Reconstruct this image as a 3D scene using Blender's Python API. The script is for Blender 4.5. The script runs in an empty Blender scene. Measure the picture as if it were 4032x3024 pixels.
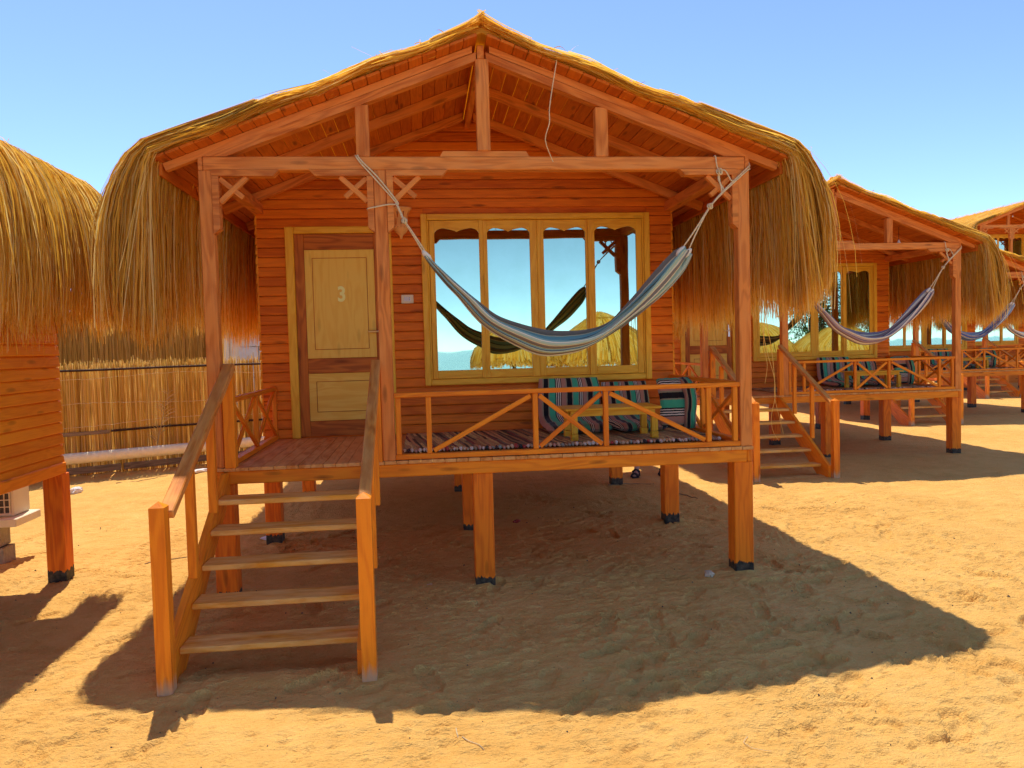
import bpy, math, random
import numpy as np
from mathutils import Vector, Matrix

random.seed(7)
RNG = np.random.default_rng(11)
scn = bpy.context.scene
COL = scn.collection

# ------------------------------------------------------------------ camera
cam_d = bpy.data.cameras.new("camera")
cam = bpy.data.objects.new("camera", cam_d)
COL.objects.link(cam)
R_ = Vector((0.9934384, -0.1111951, -0.0267529))
U_ = Vector((0.0316786, 0.0427694, 0.9985826))
F_ = Vector((0.1098933, 0.9928779, -0.0460112))
CAM = Vector((1.5243, -5.7665, 1.7808))
m = Matrix((R_, U_, -F_)).transposed().to_4x4()
m.translation = CAM
cam.matrix_world = m
cam_d.sensor_width = 36.0
cam_d.lens = 36.0 * 3108.14 / 4032.0
cam_d.clip_end = 3000.0
cam_d.clip_start = 0.05
scn.camera = cam

# ------------------------------------------------------------------ light
TO_SUN = Vector((-0.10, 0.455, 1.0)).normalized()
SUN_EL = math.asin(TO_SUN.z)
SUN_AZ = math.atan2(TO_SUN.x, TO_SUN.y)
world = bpy.data.worlds.new("World")
scn.world = world
world.use_nodes = True
wn = world.node_tree.nodes
wl = world.node_tree.links
wn.clear()
sky = wn.new("ShaderNodeTexSky")
sky.sky_type = 'NISHITA'
sky.sun_disc = False
sky.sun_elevation = SUN_EL
sky.sun_rotation = SUN_AZ
sky.altitude = 0.0
sky.air_density = 0.37
sky.dust_density = 0.1
sky.ozone_density = 3.4
bg = wn.new("ShaderNodeBackground")
bg.inputs[1].default_value = 0.15
wo = wn.new("ShaderNodeOutputWorld")
wl.new(sky.outputs[0], bg.inputs[0])
wl.new(bg.outputs[0], wo.inputs[0])

sun_d = bpy.data.lights.new("sun", 'SUN')
sun_d.energy = 2.0
sun_d.angle = math.radians(0.53)
sun_d.color = (1.0, 0.91, 0.77)
sun = bpy.data.objects.new("sun", sun_d)
COL.objects.link(sun)
sun.rotation_euler = TO_SUN.to_track_quat('Z', 'Y').to_euler()
sun.location = (0, 0, 30)

scn.view_settings.view_transform = 'Standard'
scn.view_settings.look = 'None'
scn.view_settings.gamma = 1.0
scn.view_settings.use_curve_mapping = False
scn.view_settings.exposure = 1.44
scn.render.engine = 'CYCLES'
scn.cycles.max_bounces = 8
scn.cycles.diffuse_bounces = 5
scn.cycles.transparent_max_bounces = 4
scn.cycles.use_denoising = True
scn.cycles.denoising_prefilter = 'NONE'

# ------------------------------------------------------------------ materials
def new_mat(name):
    mt = bpy.data.materials.new(name)
    mt.use_nodes = True
    nt = mt.node_tree
    nt.nodes.clear()
    out = nt.nodes.new("ShaderNodeOutputMaterial")
    b = nt.nodes.new("ShaderNodeBsdfPrincipled")
    nt.links.new(b.outputs[0], out.inputs[0])
    return mt, nt, b, out

def N(nt, t, **kw):
    n = nt.nodes.new(t)
    for k, v in kw.items():
        setattr(n, k, v)
    return n

def ramp(nt, stops, interp='LINEAR'):
    r = nt.nodes.new("ShaderNodeValToRGB")
    r.color_ramp.interpolation = interp
    el = r.color_ramp.elements
    while len(el) > 1:
        el.remove(el[-1])
    el[0].position = stops[0][0]
    el[0].color = (*stops[0][1], 1)
    for p, c in stops[1:]:
        e = el.new(p)
        e.color = (*c, 1)
    return r

def mixc(nt, fac, a, b, mode='MIX'):
    n = nt.nodes.new("ShaderNodeMix")
    n.data_type = 'RGBA'
    n.blend_type = mode
    for sock, v in ((n.inputs[0], fac), (n.inputs[6], a), (n.inputs[7], b)):
        if hasattr(v, "links") or isinstance(v, bpy.types.NodeSocket):
            nt.links.new(v, sock)
        elif isinstance(v, (int, float)):
            sock.default_value = v
        else:
            sock.default_value = (*v, 1) if len(v) == 3 else v
    return n.outputs[2]

def math_(nt, op, a, b=None, c=None, clamp=False):
    n = nt.nodes.new("ShaderNodeMath")
    n.operation = op
    n.use_clamp = clamp
    for i, v in enumerate((a, b, c)):
        if v is None:
            continue
        if isinstance(v, bpy.types.NodeSocket):
            nt.links.new(v, n.inputs[i])
        else:
            n.inputs[i].default_value = v
    return n.outputs[0]

def noise(nt, vec, scale, detail=3.0, rough=0.55, dist=0.0):
    n = nt.nodes.new("ShaderNodeTexNoise")
    n.inputs['Scale'].default_value = scale
    n.inputs['Detail'].default_value = detail
    n.inputs['Roughness'].default_value = rough
    n.inputs['Distortion'].default_value = dist
    if vec is not None:
        nt.links.new(vec, n.inputs['Vector'])
    return n.outputs[0]

def vscale(nt, vec, s):
    n = nt.nodes.new("ShaderNodeVectorMath")
    n.operation = 'MULTIPLY'
    nt.links.new(vec, n.inputs[0])
    n.inputs[1].default_value = s
    return n.outputs[0]

def wood_mat(name, light, dark, fade=None, fade_amt=0.0, rough=0.62, knot=1.0, tar=False, sandy=False, rings=0.30):
    mt, nt, b, out = new_mat(name)
    at = N(nt, "ShaderNodeAttribute", attribute_name="gr")
    oi = N(nt, "ShaderNodeObjectInfo")
    off = N(nt, "ShaderNodeVectorMath", operation='MULTIPLY_ADD')
    cmb = N(nt, "ShaderNodeCombineXYZ")
    for i, k in enumerate((37.0, 11.3, 23.7)):
        nt.links.new(math_(nt, 'MULTIPLY', oi.outputs['Random'], k), cmb.inputs[i])
    nt.links.new(at.outputs['Vector'], off.inputs[0])
    off.inputs[1].default_value = (1, 1, 1)
    nt.links.new(cmb.outputs[0], off.inputs[2])
    v = off.outputs[0]
    # growth rings : stretched, distorted bands
    n1 = noise(nt, vscale(nt, v, (1.1, 7.0, 7.0)), 1.0, 2.0, 0.5, 0.35)
    ring = math_(nt, 'SINE', math_(nt, 'MULTIPLY', n1, 46.0))
    ring = math_(nt, 'MULTIPLY_ADD', ring, 0.5, 0.5)
    fib = noise(nt, vscale(nt, v, (3.0, 160.0, 160.0)), 1.0, 3.0, 0.6)
    blot = noise(nt, vscale(nt, v, (1.0, 3.0, 3.0)), 1.6, 3.0, 0.6)
    g = math_(nt, 'ADD', math_(nt, 'MULTIPLY_ADD', ring, rings, 0.15 - rings * 0.5), math_(nt, 'MULTIPLY', fib, 0.55))
    g = math_(nt, 'ADD', g, math_(nt, 'MULTIPLY', blot, 0.35))
    g = math_(nt, 'ADD', g, math_(nt, 'MULTIPLY_ADD', oi.outputs['Random'], 0.30, -0.22))
    rp = ramp(nt, [(0.22, dark), (0.70, light)])
    nt.links.new(g, rp.inputs[0])
    col = rp.outputs[0]
    # knots
    vo = N(nt, "ShaderNodeTexVoronoi", feature='F1')
    nt.links.new(vscale(nt, v, (2.2, 9.0, 9.0)), vo.inputs['Vector'])
    vo.inputs['Scale'].default_value = 1.0
    kn = math_(nt, 'SUBTRACT', 1.0, math_(nt, 'DIVIDE', vo.outputs['Distance'], 0.17), clamp=True)
    kn = math_(nt, 'MULTIPLY', math_(nt, 'POWER', kn, 0.6), 0.75 * knot, clamp=True)
    col = mixc(nt, kn, col, tuple(c * 0.28 for c in dark))
    if fade is not None:
        fn = noise(nt, vscale(nt, v, (1.4, 5.0, 5.0)), 2.2, 4.0, 0.65)
        fm = math_(nt, 'MULTIPLY', math_(nt, 'SMOOTH_MIN', 1.0, math_(nt, 'MULTIPLY_ADD', fn, 3.2, -1.15), 0.1), fade_amt, clamp=True)
        col = mixc(nt, fm, col, fade)
    if tar or sandy:
        tc = N(nt, "ShaderNodeTexCoord")
        sx = N(nt, "ShaderNodeSeparateXYZ")
        nt.links.new(tc.outputs['Object'], sx.inputs[0])
        nz = noise(nt, vscale(nt, v, (0.6, 30.0, 30.0)), 1.0, 4.0, 0.7)
    if tar:
        edge = math_(nt, 'MULTIPLY_ADD', nz, 0.13, 0.020)
        lt = math_(nt, 'LESS_THAN', sx.outputs[2], edge)
        tarc = noise(nt, v, 30.0, 4.0)
        tr = ramp(nt, [(0.35, (0.022, 0.018, 0.013)), (0.75, (0.11, 0.088, 0.055))])
        nt.links.new(tarc, tr.inputs[0])
        col = mixc(nt, lt, col, tr.outputs[0])
    if sandy:
        edge = math_(nt, 'MULTIPLY_ADD', nz, 0.22, 0.0)
        lt = math_(nt, 'SUBTRACT', edge, sx.outputs[2])
        lt = math_(nt, 'MULTIPLY', lt, 14.0, clamp=True)
        col = mixc(nt, math_(nt, 'MULTIPLY', lt, 0.75), col, (0.55, 0.40, 0.24))
    nt.links.new(col, b.inputs['Base Color'])
    b.inputs['Roughness'].default_value = rough
    b.inputs['Specular IOR Level'].default_value = 0.18
    bp = N(nt, "ShaderNodeBump")
    bp.inputs['Strength'].default_value = 0.35
    bp.inputs['Distance'].default_value = 0.004
    nt.links.new(math_(nt, 'ADD', math_(nt, 'MULTIPLY', fib, 0.8), math_(nt, 'MULTIPLY', ring, 0.3)), bp.inputs['Height'])
    nt.links.new(bp.outputs[0], b.inputs['Normal'])
    return mt

def plain_mat(name, col, rough=0.6, metal=0.0, var=0.15, scale=8.0, bump=0.0):
    mt, nt, b, out = new_mat(name)
    tc = N(nt, "ShaderNodeTexCoord")
    nz = noise(nt, tc.outputs['Object'], scale, 4.0, 0.6)
    rp = ramp(nt, [(0.25, tuple(c * (1 - var) for c in col)), (0.75, tuple(min(1, c * (1 + var)) for c in col))])
    nt.links.new(nz, rp.inputs[0])
    nt.links.new(rp.outputs[0], b.inputs['Base Color'])
    b.inputs['Roughness'].default_value = rough
    b.inputs['Metallic'].default_value = metal
    if bump:
        bp = N(nt, "ShaderNodeBump")
        bp.inputs['Strength'].default_value = bump
        bp.inputs['Distance'].default_value = 0.01
        nt.links.new(noise(nt, tc.outputs['Object'], scale * 6, 4.0), bp.inputs['Height'])
        nt.links.new(bp.outputs[0], b.inputs['Normal'])
    return mt

def straw_mat(name, stops, transl=0.35):
    mt, nt, b, out = new_mat(name)
    at = N(nt, "ShaderNodeAttribute", attribute_name="rnd")
    rp = ramp(nt, stops)
    nt.links.new(at.outputs['Fac'], rp.inputs[0])
    nt.links.new(rp.outputs[0], b.inputs['Base Color'])
    b.inputs['Roughness'].default_value = 0.6
    b.inputs['Specular IOR Level'].default_value = 0.12
    tr = N(nt, "ShaderNodeBsdfTranslucent")
    nt.links.new(rp.outputs[0], tr.inputs[0])
    mx = N(nt, "ShaderNodeMixShader")
    mx.inputs[0].default_value = transl
    nt.links.new(b.outputs[0], mx.inputs[1])
    nt.links.new(tr.outputs[0], mx.inputs[2])
    nt.links.new(mx.outputs[0], out.inputs[0])
    return mt

def stripe_mat(name, cols, rough=0.85, weave=260.0, mottled=0.2):
    """cols: list of (width, colour); attribute 'st' x = coordinate across the stripes (0..1, repeats)"""
    mt, nt, b, out = new_mat(name)
    at = N(nt, "ShaderNodeAttribute", attribute_name="st")
    sx = N(nt, "ShaderNodeSeparateXYZ")
    nt.links.new(at.outputs['Vector'], sx.inputs[0])
    nz = noise(nt, at.outputs['Vector'], 9.0, 2.0)
    x = math_(nt, 'ADD', sx.outputs[0], math_(nt, 'MULTIPLY_ADD', nz, 0.012, -0.006))
    x = math_(nt, 'FRACT', x)
    tot = sum(w for w, c in cols)
    rp = N(nt, "ShaderNodeValToRGB")
    # two ramps if more than 30 stops
    stops, p = [], 0.0
    for w, c in cols:
        stops.append((p / tot, c))
        p += w
    r = ramp(nt, stops[:32], 'CONSTANT')
    nt.nodes.remove(rp)
    nt.links.new(x, r.inputs[0])
    th = noise(nt, vscale(nt, at.outputs['Vector'], (1.0, 1.0, 1.0)), weave, 2.0)
    tcl = math_(nt, 'MULTIPLY_ADD', th, 2 * mottled, 1.0 - mottled)
    col = mixc(nt, 1.0, r.outputs[0], tcl, 'MULTIPLY')
    nt.links.new(col, b.inputs['Base Color'])
    b.inputs['Roughness'].default_value = rough
    b.inputs['Specular IOR Level'].default_value = 0.15
    b.inputs['Sheen Weight'].default_value = 0.15
    bp = N(nt, "ShaderNodeBump")
    bp.inputs['Strength'].default_value = 0.3
    bp.inputs['Distance'].default_value = 0.004
    nt.links.new(th, bp.inputs['Height'])
    nt.links.new(bp.outputs[0], b.inputs['Normal'])
    return mt

M = {}
M['orange'] = wood_mat("stained_orange_wood", (0.95, 0.300, 0.013), (0.72, 0.170, 0.008), None, 0, 0.5, 0.8)
M['stilt'] = wood_mat("stained_stilt_wood", (0.94, 0.235, 0.010), (0.68, 0.120, 0.006), None, 0, 0.5, 0.8, tar=True)
M['newel'] = wood_mat("stained_newel_wood", (0.95, 0.300, 0.013), (0.72, 0.170, 0.008), None, 0, 0.5, 0.8, sandy=True)
M['faded'] = wood_mat("faded_red_wood", (0.82, 0.275, 0.046), (0.50, 0.120, 0.016), (0.78, 0.36, 0.115), 0.28, 0.65)
M['board'] = wood_mat("red_cladding_wood", (0.92, 0.245, 0.012), (0.52, 0.092, 0.005), None, 0, 0.55, 1.0, rings=0.12)
M['sideboard_lit'] = wood_mat("bounce_lit_side_cladding_wood", (0.95, 0.37, 0.018), (0.70, 0.20, 0.008), None, 0, 0.55, 0.7, rings=0.10)  # cladding made lighter and more orange, painting in sky and sand bounce on side walls
M['soffit'] = wood_mat("red_soffit_wood", (0.76, 0.21, 0.020), (0.48, 0.098, 0.009), None, 0, 0.6, 1.0, rings=0.15)
M['yellow'] = wood_mat("yellow_varnished_pine", (0.96, 0.55, 0.040), (0.80, 0.37, 0.016), None, 0, 0.4, 0.7)
M['ply'] = wood_mat("pale_plywood", (0.96, 0.64, 0.095), (0.88, 0.50, 0.055), None, 0, 0.45, 0.35)
M['doorwood'] = wood_mat("brown_door_wood", (0.64, 0.20, 0.022), (0.38, 0.095, 0.011), None, 0, 0.5, 0.8)
M['tread'] = wood_mat("worn_tread_wood", (0.86, 0.40, 0.045), (0.62, 0.22, 0.016), (0.90, 0.60, 0.20), 0.8, 0.75, 0.5)
M['deck'] = wood_mat("worn_deck_wood", (0.78, 0.33, 0.070), (0.54, 0.17, 0.026), (0.86, 0.52, 0.18), 0.6, 0.75, 0.4)
M['rail'] = wood_mat("worn_handrail_wood", (0.82, 0.31, 0.045), (0.56, 0.15, 0.016), (0.84, 0.45, 0.13), 0.5, 0.6, 0.4)
M['oldwood'] = wood_mat("weathered_grey_wood", (0.30, 0.20, 0.11), (0.10, 0.055, 0.03), None, 0, 0.8)
M['darkwood'] = wood_mat("dark_pole_wood", (0.07, 0.035, 0.02), (0.025, 0.012, 0.008), None, 0, 0.7)
M['straw'] = straw_mat("straw", [(0.0, (0.44, 0.19, 0.016)), (0.28, (0.82, 0.46, 0.050)), (0.65, (0.97, 0.62, 0.085)), (1.0, (0.98, 0.80, 0.30))], 0.52)
M['reed'] = straw_mat("reed", [(0.0, (0.42, 0.23, 0.04)), (0.5, (0.78, 0.50, 0.10)), (1.0, (0.90, 0.68, 0.26))], 0.42)
M['dryfrond'] = straw_mat("dry_palm_leaf", [(0.0, (0.45, 0.30, 0.12)), (1.0, (0.75, 0.60, 0.36))], 0.2)
M['leaf'] = straw_mat("green_leaf", [(0.0, (0.03, 0.075, 0.015)), (1.0, (0.09, 0.16, 0.03))], 0.3)
M['bark'] = plain_mat("bark", (0.14, 0.09, 0.055), 0.9, 0, 0.3, 20, 0.4)
M['clay'] = plain_mat("terracotta_clay", (0.92, 0.44, 0.13), 0.8, 0, 0.15, 20)
M['beige'] = plain_mat("beige_plastic", (0.78, 0.66, 0.36), 0.4, 0, 0.05)
M['white'] = plain_mat("white_plastic", (0.72, 0.70, 0.64), 0.45, 0, 0.06)
M['cream'] = plain_mat("cream_plastic", (0.74, 0.66, 0.46), 0.5, 0, 0.08, 6)
M['pipe'] = plain_mat("lagged_pipe_foil", (0.84, 0.72, 0.46), 0.7, 0, 0.12, 14, 0.4)
M['chrome'] = plain_mat("satin_metal", (0.62, 0.60, 0.56), 0.3, 1.0, 0.05)
M['black'] = plain_mat("black_rubber", (0.012, 0.012, 0.014), 0.7, 0, 0.2)
M['number'] = plain_mat("yellow_number_paint", (1.0, 0.98, 0.30), 0.5, 0, 0.03)
M['rope'] = plain_mat("cotton_rope", (0.88, 0.68, 0.36), 0.9, 0, 0.2, 90, 0.5)
M['concrete'] = plain_mat("concrete_block", (0.36, 0.29, 0.19), 0.9, 0, 0.25, 25, 0.6)
M['stone'] = plain_mat("limestone", (0.60, 0.48, 0.30), 0.9, 0, 0.3, 25, 0.6)
M['pebble'] = plain_mat("dark_pebble", (0.12, 0.08, 0.05), 0.9, 0, 0.5, 60)
M['twig'] = plain_mat("dry_twig", (0.30, 0.18, 0.08), 0.9, 0, 0.3, 40)
M['skin'] = plain_mat("skin", (0.50, 0.28, 0.20), 0.55, 0, 0.05)
M['shorts'] = plain_mat("navy_cloth", (0.02, 0.03, 0.07), 0.9, 0, 0.15, 30)
M['shirt'] = plain_mat("white_cloth", (0.62, 0.60, 0.56), 0.9, 0, 0.08, 30)
M['hair'] = plain_mat("dark_hair", (0.03, 0.02, 0.015), 0.6, 0, 0.2, 40)
M['plaster'] = plain_mat("pale_plaster", (0.70, 0.60, 0.44), 0.9, 0, 0.12, 3, 0.3)
M['blockwall'] = plain_mat("grey_block", (0.58, 0.56, 0.52), 0.9, 0, 0.12, 5, 0.3)
M['bulb'] = plain_mat("bulb_glass", (0.8, 0.8, 0.78), 0.15, 0, 0.02)
M['paper'] = plain_mat("paper_litter", (0.78, 0.76, 0.72), 0.8, 0, 0.1, 20)
M['red'] = plain_mat("red_litter", (0.30, 0.03, 0.02), 0.5, 0, 0.2, 20)
M['grille'] = plain_mat("dark_fins", (0.10, 0.085, 0.06), 0.5, 0.3, 0.2, 40)

def glass_mat():
    mt, nt, b, out = new_mat("mirror_film_glass")
    tc = N(nt, "ShaderNodeTexCoord")
    b.inputs['Metallic'].default_value = 1.0
    dirt = noise(nt, tc.outputs['Object'], 5.0, 5.0, 0.65)
    rp = ramp(nt, [(0.3, (0.42, 0.54, 0.36)), (0.8, (0.46, 0.58, 0.40))])
    nt.links.new(dirt, rp.inputs[0])
    nt.links.new(rp.outputs[0], b.inputs['Base Color'])
    rr = math_(nt, 'MULTIPLY_ADD', dirt, 0.03, 0.0)
    nt.links.new(rr, b.inputs['Roughness'])
    bp = N(nt, "ShaderNodeBump")
    bp.inputs['Strength'].default_value = 0.02
    bp.inputs['Distance'].default_value = 0.05
    nt.links.new(noise(nt, tc.outputs['Object'], 2.0, 1.0), bp.inputs['Height'])
    nt.links.new(bp.outputs[0], b.inputs['Normal'])
    return mt
M['glass'] = glass_mat()

def sand_mat():
    mt, nt, b, out = new_mat("desert_sand")
    tc = N(nt, "ShaderNodeTexCoord")
    v = tc.outputs['Object']
    big = noise(nt, v, 0.35, 5.0, 0.6)
    mid = noise(nt, v, 5.0, 5.0, 0.65)
    fine = noise(nt, v, 60.0, 4.0, 0.7)
    gr = noise(nt, v, 420.0, 2.0, 0.7)
    s = math_(nt, 'ADD', math_(nt, 'MULTIPLY', big, 0.35), math_(nt, 'MULTIPLY', mid, 0.35))
    s = math_(nt, 'ADD', s, math_(nt, 'MULTIPLY', fine, 0.2))
    s = math_(nt, 'ADD', s, math_(nt, 'MULTIPLY', gr, 0.14))
    rp = ramp(nt, [(0.34, (0.58, 0.295, 0.070)), (0.50, (0.77, 0.430, 0.115)), (0.66, (0.86, 0.525, 0.165))])
    nt.links.new(s, rp.inputs[0])
    # scattered dark grit
    vo = N(nt, "ShaderNodeTexVoronoi", feature='F1')
    nt.links.new(v, vo.inputs['Vector'])
    vo.inputs['Scale'].default_value = 26.0
    sp = math_(nt, 'LESS_THAN', vo.outputs['Distance'], math_(nt, 'MULTIPLY_ADD', mid, 0.34, -0.10))
    col = mixc(nt, math_(nt, 'MULTIPLY', sp, 0.45), rp.outputs[0], (0.20, 0.11, 0.05))
    nt.links.new(col, b.inputs['Base Color'])
    b.inputs['Roughness'].default_value = 0.95
    b.inputs['Specular IOR Level'].default_value = 0.1
    n1 = noise(nt, vscale(nt, v, (9.0, 17.0, 9.0)), 1.6, 5.0, 0.65)
    rg = noise(nt, vscale(nt, v, (13.0, 22.0, 13.0)), 1.7, 4.0, 0.6)
    rg = math_(nt, 'ABSOLUTE', math_(nt, 'SUBTRACT', rg, 0.5))
    rg = math_(nt, 'MULTIPLY', rg, -1.6)
    # tamped patches stay smooth, loose patches are clotted
    loose = math_(nt, 'MULTIPLY_ADD', noise(nt, v, 1.7, 3.0), 3.0, -0.9, clamp=True)
    h = math_(nt, 'ADD', math_(nt, 'MULTIPLY', n1, 0.65), math_(nt, 'MULTIPLY', rg, loose))
    h = math_(nt, 'ADD', h, math_(nt, 'MULTIPLY', noise(nt, vscale(nt, v, (1.0, 1.8, 1.0)), 4.5, 3.0), 0.9))
    h = math_(nt, 'ADD', h, math_(nt, 'MULTIPLY', fine, 0.55))
    h = math_(nt, 'ADD', h, math_(nt, 'MULTIPLY', gr, 0.12))
    bp = N(nt, "ShaderNodeBump")
    bp.inputs['Strength'].default_value = 0.85
    bp.inputs['Distance'].default_value = 0.032
    nt.links.new(h, bp.inputs['Height'])
    nt.links.new(bp.outputs[0], b.inputs['Normal'])
    return mt
M['sand'] = sand_mat()

def rug_mat():
    mt, nt, b, out = new_mat("rag_rug")
    at = N(nt, "ShaderNodeAttribute", attribute_name="st")
    sx = N(nt, "ShaderNodeSeparateXYZ")
    nt.links.new(at.outputs['Vector'], sx.inputs[0])
    wob = noise(nt, at.outputs['Vector'], 6.0, 3.0)
    x = math_(nt, 'ADD', math_(nt, 'MULTIPLY', sx.outputs[0], 105.0), math_(nt, 'MULTIPLY', wob, 0.9))
    fl = math_(nt, 'FLOOR', x)
    seg = math_(nt, 'FLOOR', math_(nt, 'ADD', math_(nt, 'MULTIPLY', sx.outputs[1], 1.1), math_(nt, 'MULTIPLY', fl, 0.37)))
    cmb = N(nt, "ShaderNodeCombineXYZ")
    nt.links.new(fl, cmb.inputs[0])
    nt.links.new(seg, cmb.inputs[1])
    wn_ = N(nt, "ShaderNodeTexWhiteNoise", noise_dimensions='2D')
    nt.links.new(cmb.outputs[0], wn_.inputs['Vector'])
    rp = ramp(nt, [(0.0, (0.762, 0.546, 0.186)), (0.16, (0.601, 0.315, 0.108)), (0.28, (0.924, 0.714, 0.255)), (0.42, (0.139, 0.095, 0.039)),
                   (0.52, (0.716, 0.441, 0.166)), (0.64, (0.439, 0.304, 0.117)), (0.74, (0.855, 0.483, 0.186)), (0.84, (0.347, 0.105, 0.059)),
                   (0.90, (0.947, 0.777, 0.284)), (0.96, (0.323, 0.252, 0.127))], 'CONSTANT')
    nt.links.new(wn_.outputs['Value'], rp.inputs[0])
    sp = noise(nt, vscale(nt, at.outputs['Vector'], (60, 25, 1)), 3.0, 3.0, 0.8)
    spr = ramp(nt, [(0.35, (0.45, 0.42, 0.42)), (0.62, (1.15, 1.1, 1.05))])
    nt.links.new(sp, spr.inputs[0])
    nt.links.new(mixc(nt, 1.0, rp.outputs[0], spr.outputs[0], 'MULTIPLY'), b.inputs['Base Color'])
    b.inputs['Roughness'].default_value = 0.95
    bp = N(nt, "ShaderNodeBump")
    bp.inputs['Strength'].default_value = 0.8
    bp.inputs['Distance'].default_value = 0.02
    nt.links.new(math_(nt, 'ADD', math_(nt, 'PINGPONG', x, 0.5), sp), bp.inputs['Height'])
    nt.links.new(bp.outputs[0], b.inputs['Normal'])
    return mt
M['rug'] = rug_mat()

def tuft_mat():
    mt, nt, b, out = new_mat("rug_tufts")
    at = N(nt, "ShaderNodeAttribute", attribute_name="rnd")
    rp = ramp(nt, [(0.0, (0.90, 0.78, 0.54)), (0.2, (0.66, 0.38, 0.24)), (0.36, (0.82, 0.60, 0.30)), (0.5, (0.06, 0.05, 0.04)),
                   (0.6, (0.90, 0.76, 0.50)), (0.72, (0.55, 0.09, 0.06)), (0.8, (0.54, 0.36, 0.18)), (0.9, (0.40, 0.42, 0.28))], 'CONSTANT')
    nt.links.new(at.outputs['Fac'], rp.inputs[0])
    nt.links.new(rp.outputs[0], b.inputs['Base Color'])
    b.inputs['Roughness'].default_value = 0.95
    return mt
M['tuft'] = tuft_mat()

BLK, GRN, PNK, GRY, WHT = (0.016, 0.014, 0.014), (0.07, 0.46, 0.23), (0.52, 0.25, 0.15), (0.34, 0.29, 0.16), (0.84, 0.72, 0.50)
M['cushion'] = stripe_mat("striped_cushion_cotton", [
    (3, PNK), (1, GRY), (4, BLK), (1, GRY), (5, GRN), (0.8, BLK), (0.7, WHT), (0.8, BLK), (0.7, WHT), (0.8, BLK), (0.7, WHT), (0.8, BLK),
    (4, PNK), (0.8, GRY), (4.2, BLK), (0.8, GRY), (4.6, GRN), (0.6, GRY), (0.7, BLK), (0.7, WHT), (0.7, BLK), (0.7, WHT), (0.7, BLK)], 0.9, 200, 0.22)
HB, HT, HC, HG, HN, HW, HP = (0.24, 0.40, 0.34), (0.48, 0.56, 0.36), (0.86, 0.68, 0.36), (0.24, 0.19, 0.13), (0.08, 0.09, 0.12), (0.88, 0.78, 0.54), (0.54, 0.37, 0.24)
M['ham_blue'] = stripe_mat("striped_hammock_blue_grey", [
    (2.5, HG), (0.7, HC), (3, HB), (1, HN), (3.5, HT), (0.8, HC), (2.5, HB), (1, HN), (4, HG), (0.8, HC), (3, HT), (0.8, HP), (4, HB), (1.4, HN),
    (5, HT), (1.2, HC), (0.8, HP), (6, HG), (0.8, HC), (4, HT), (1, HN), (3, HB), (0.8, HC), (4.5, HG), (0.8, HC), (3.5, HT), (1.2, HW), (2, HB)], 0.85, 260, 0.18)
M['ham_plum'] = stripe_mat("striped_hammock_plum_white", [
    (5, (0.40, 0.24, 0.21)), (1, HN), (3, (0.56, 0.42, 0.36)), (2, HW), (3, (0.24, 0.22, 0.26)), (1.5, HW), (4, (0.36, 0.22, 0.19)), (2, HN),
    (3, HW), (1, (0.3, 0.27, 0.3)), (5, (0.62, 0.48, 0.40)), (2, HN), (2.5, HW), (3, (0.42, 0.30, 0.27)), (2, HC), (2, HW)], 0.85, 260, 0.18)
M['ham_navy'] = stripe_mat("striped_hammock_navy", [
    (5, (0.10, 0.16, 0.32)), (1, HW), (4, (0.16, 0.24, 0.40)), (2, HN), (3, (0.30, 0.38, 0.46)), (1, HW), (5, (0.09, 0.13, 0.28)), (1.5, HP),
    (4, (0.36, 0.34, 0.36)), (1.5, HW), (5, (0.12, 0.18, 0.34)), (1, HC), (3, HG), (2, HW)], 0.85, 260, 0.18)
M['ham_pale'] = stripe_mat("striped_hammock_pale", [
    (4, HW), (2, (0.32, 0.34, 0.44)), (3, HC), (1, HN), (4, (0.46, 0.44, 0.46)), (2, HW), (3, (0.30, 0.26, 0.30)), (4, HW), (2, HN), (3, (0.5, 0.46, 0.44))], 0.85, 260, 0.18)

# ------------------------------------------------------------------ mesh helpers
class MB:
    def __init__(s):
        s.v, s.f, s.g = [], [], []
    def add(s, vs, fs, gs):
        o = len(s.v)
        s.v += [tuple(a) for a in vs]
        s.g += [tuple(a) for a in gs]
        s.f += [tuple(i + o for i in f) for f in fs]
        return s
    def mesh(s, name, mat, smooth=False, attr='gr'):
        me = bpy.data.meshes.new(name)
        me.from_pydata(s.v, [], s.f)
        a = me.attributes.new(attr, 'FLOAT_VECTOR', 'POINT')
        a.data.foreach_set('vector', np.array(s.g, dtype=np.float32).ravel())
        me.materials.append(mat)
        if smooth:
            me.polygons.foreach_set('use_smooth', [True] * len(me.polygons))
        me.update()
        return me

def frame(along, up=(0, 0, 1)):
    ex = Vector(along).normalized()
    ez = Vector(up)
    ez = (ez - ez.dot(ex) * ex)
    if ez.length < 1e-5:
        ez = Vector((0, 1, 0)) - Vector((0, 1, 0)).dot(ex) * ex
    ez.normalize()
    ey = ez.cross(ex)
    return ex, ey, ez

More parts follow.
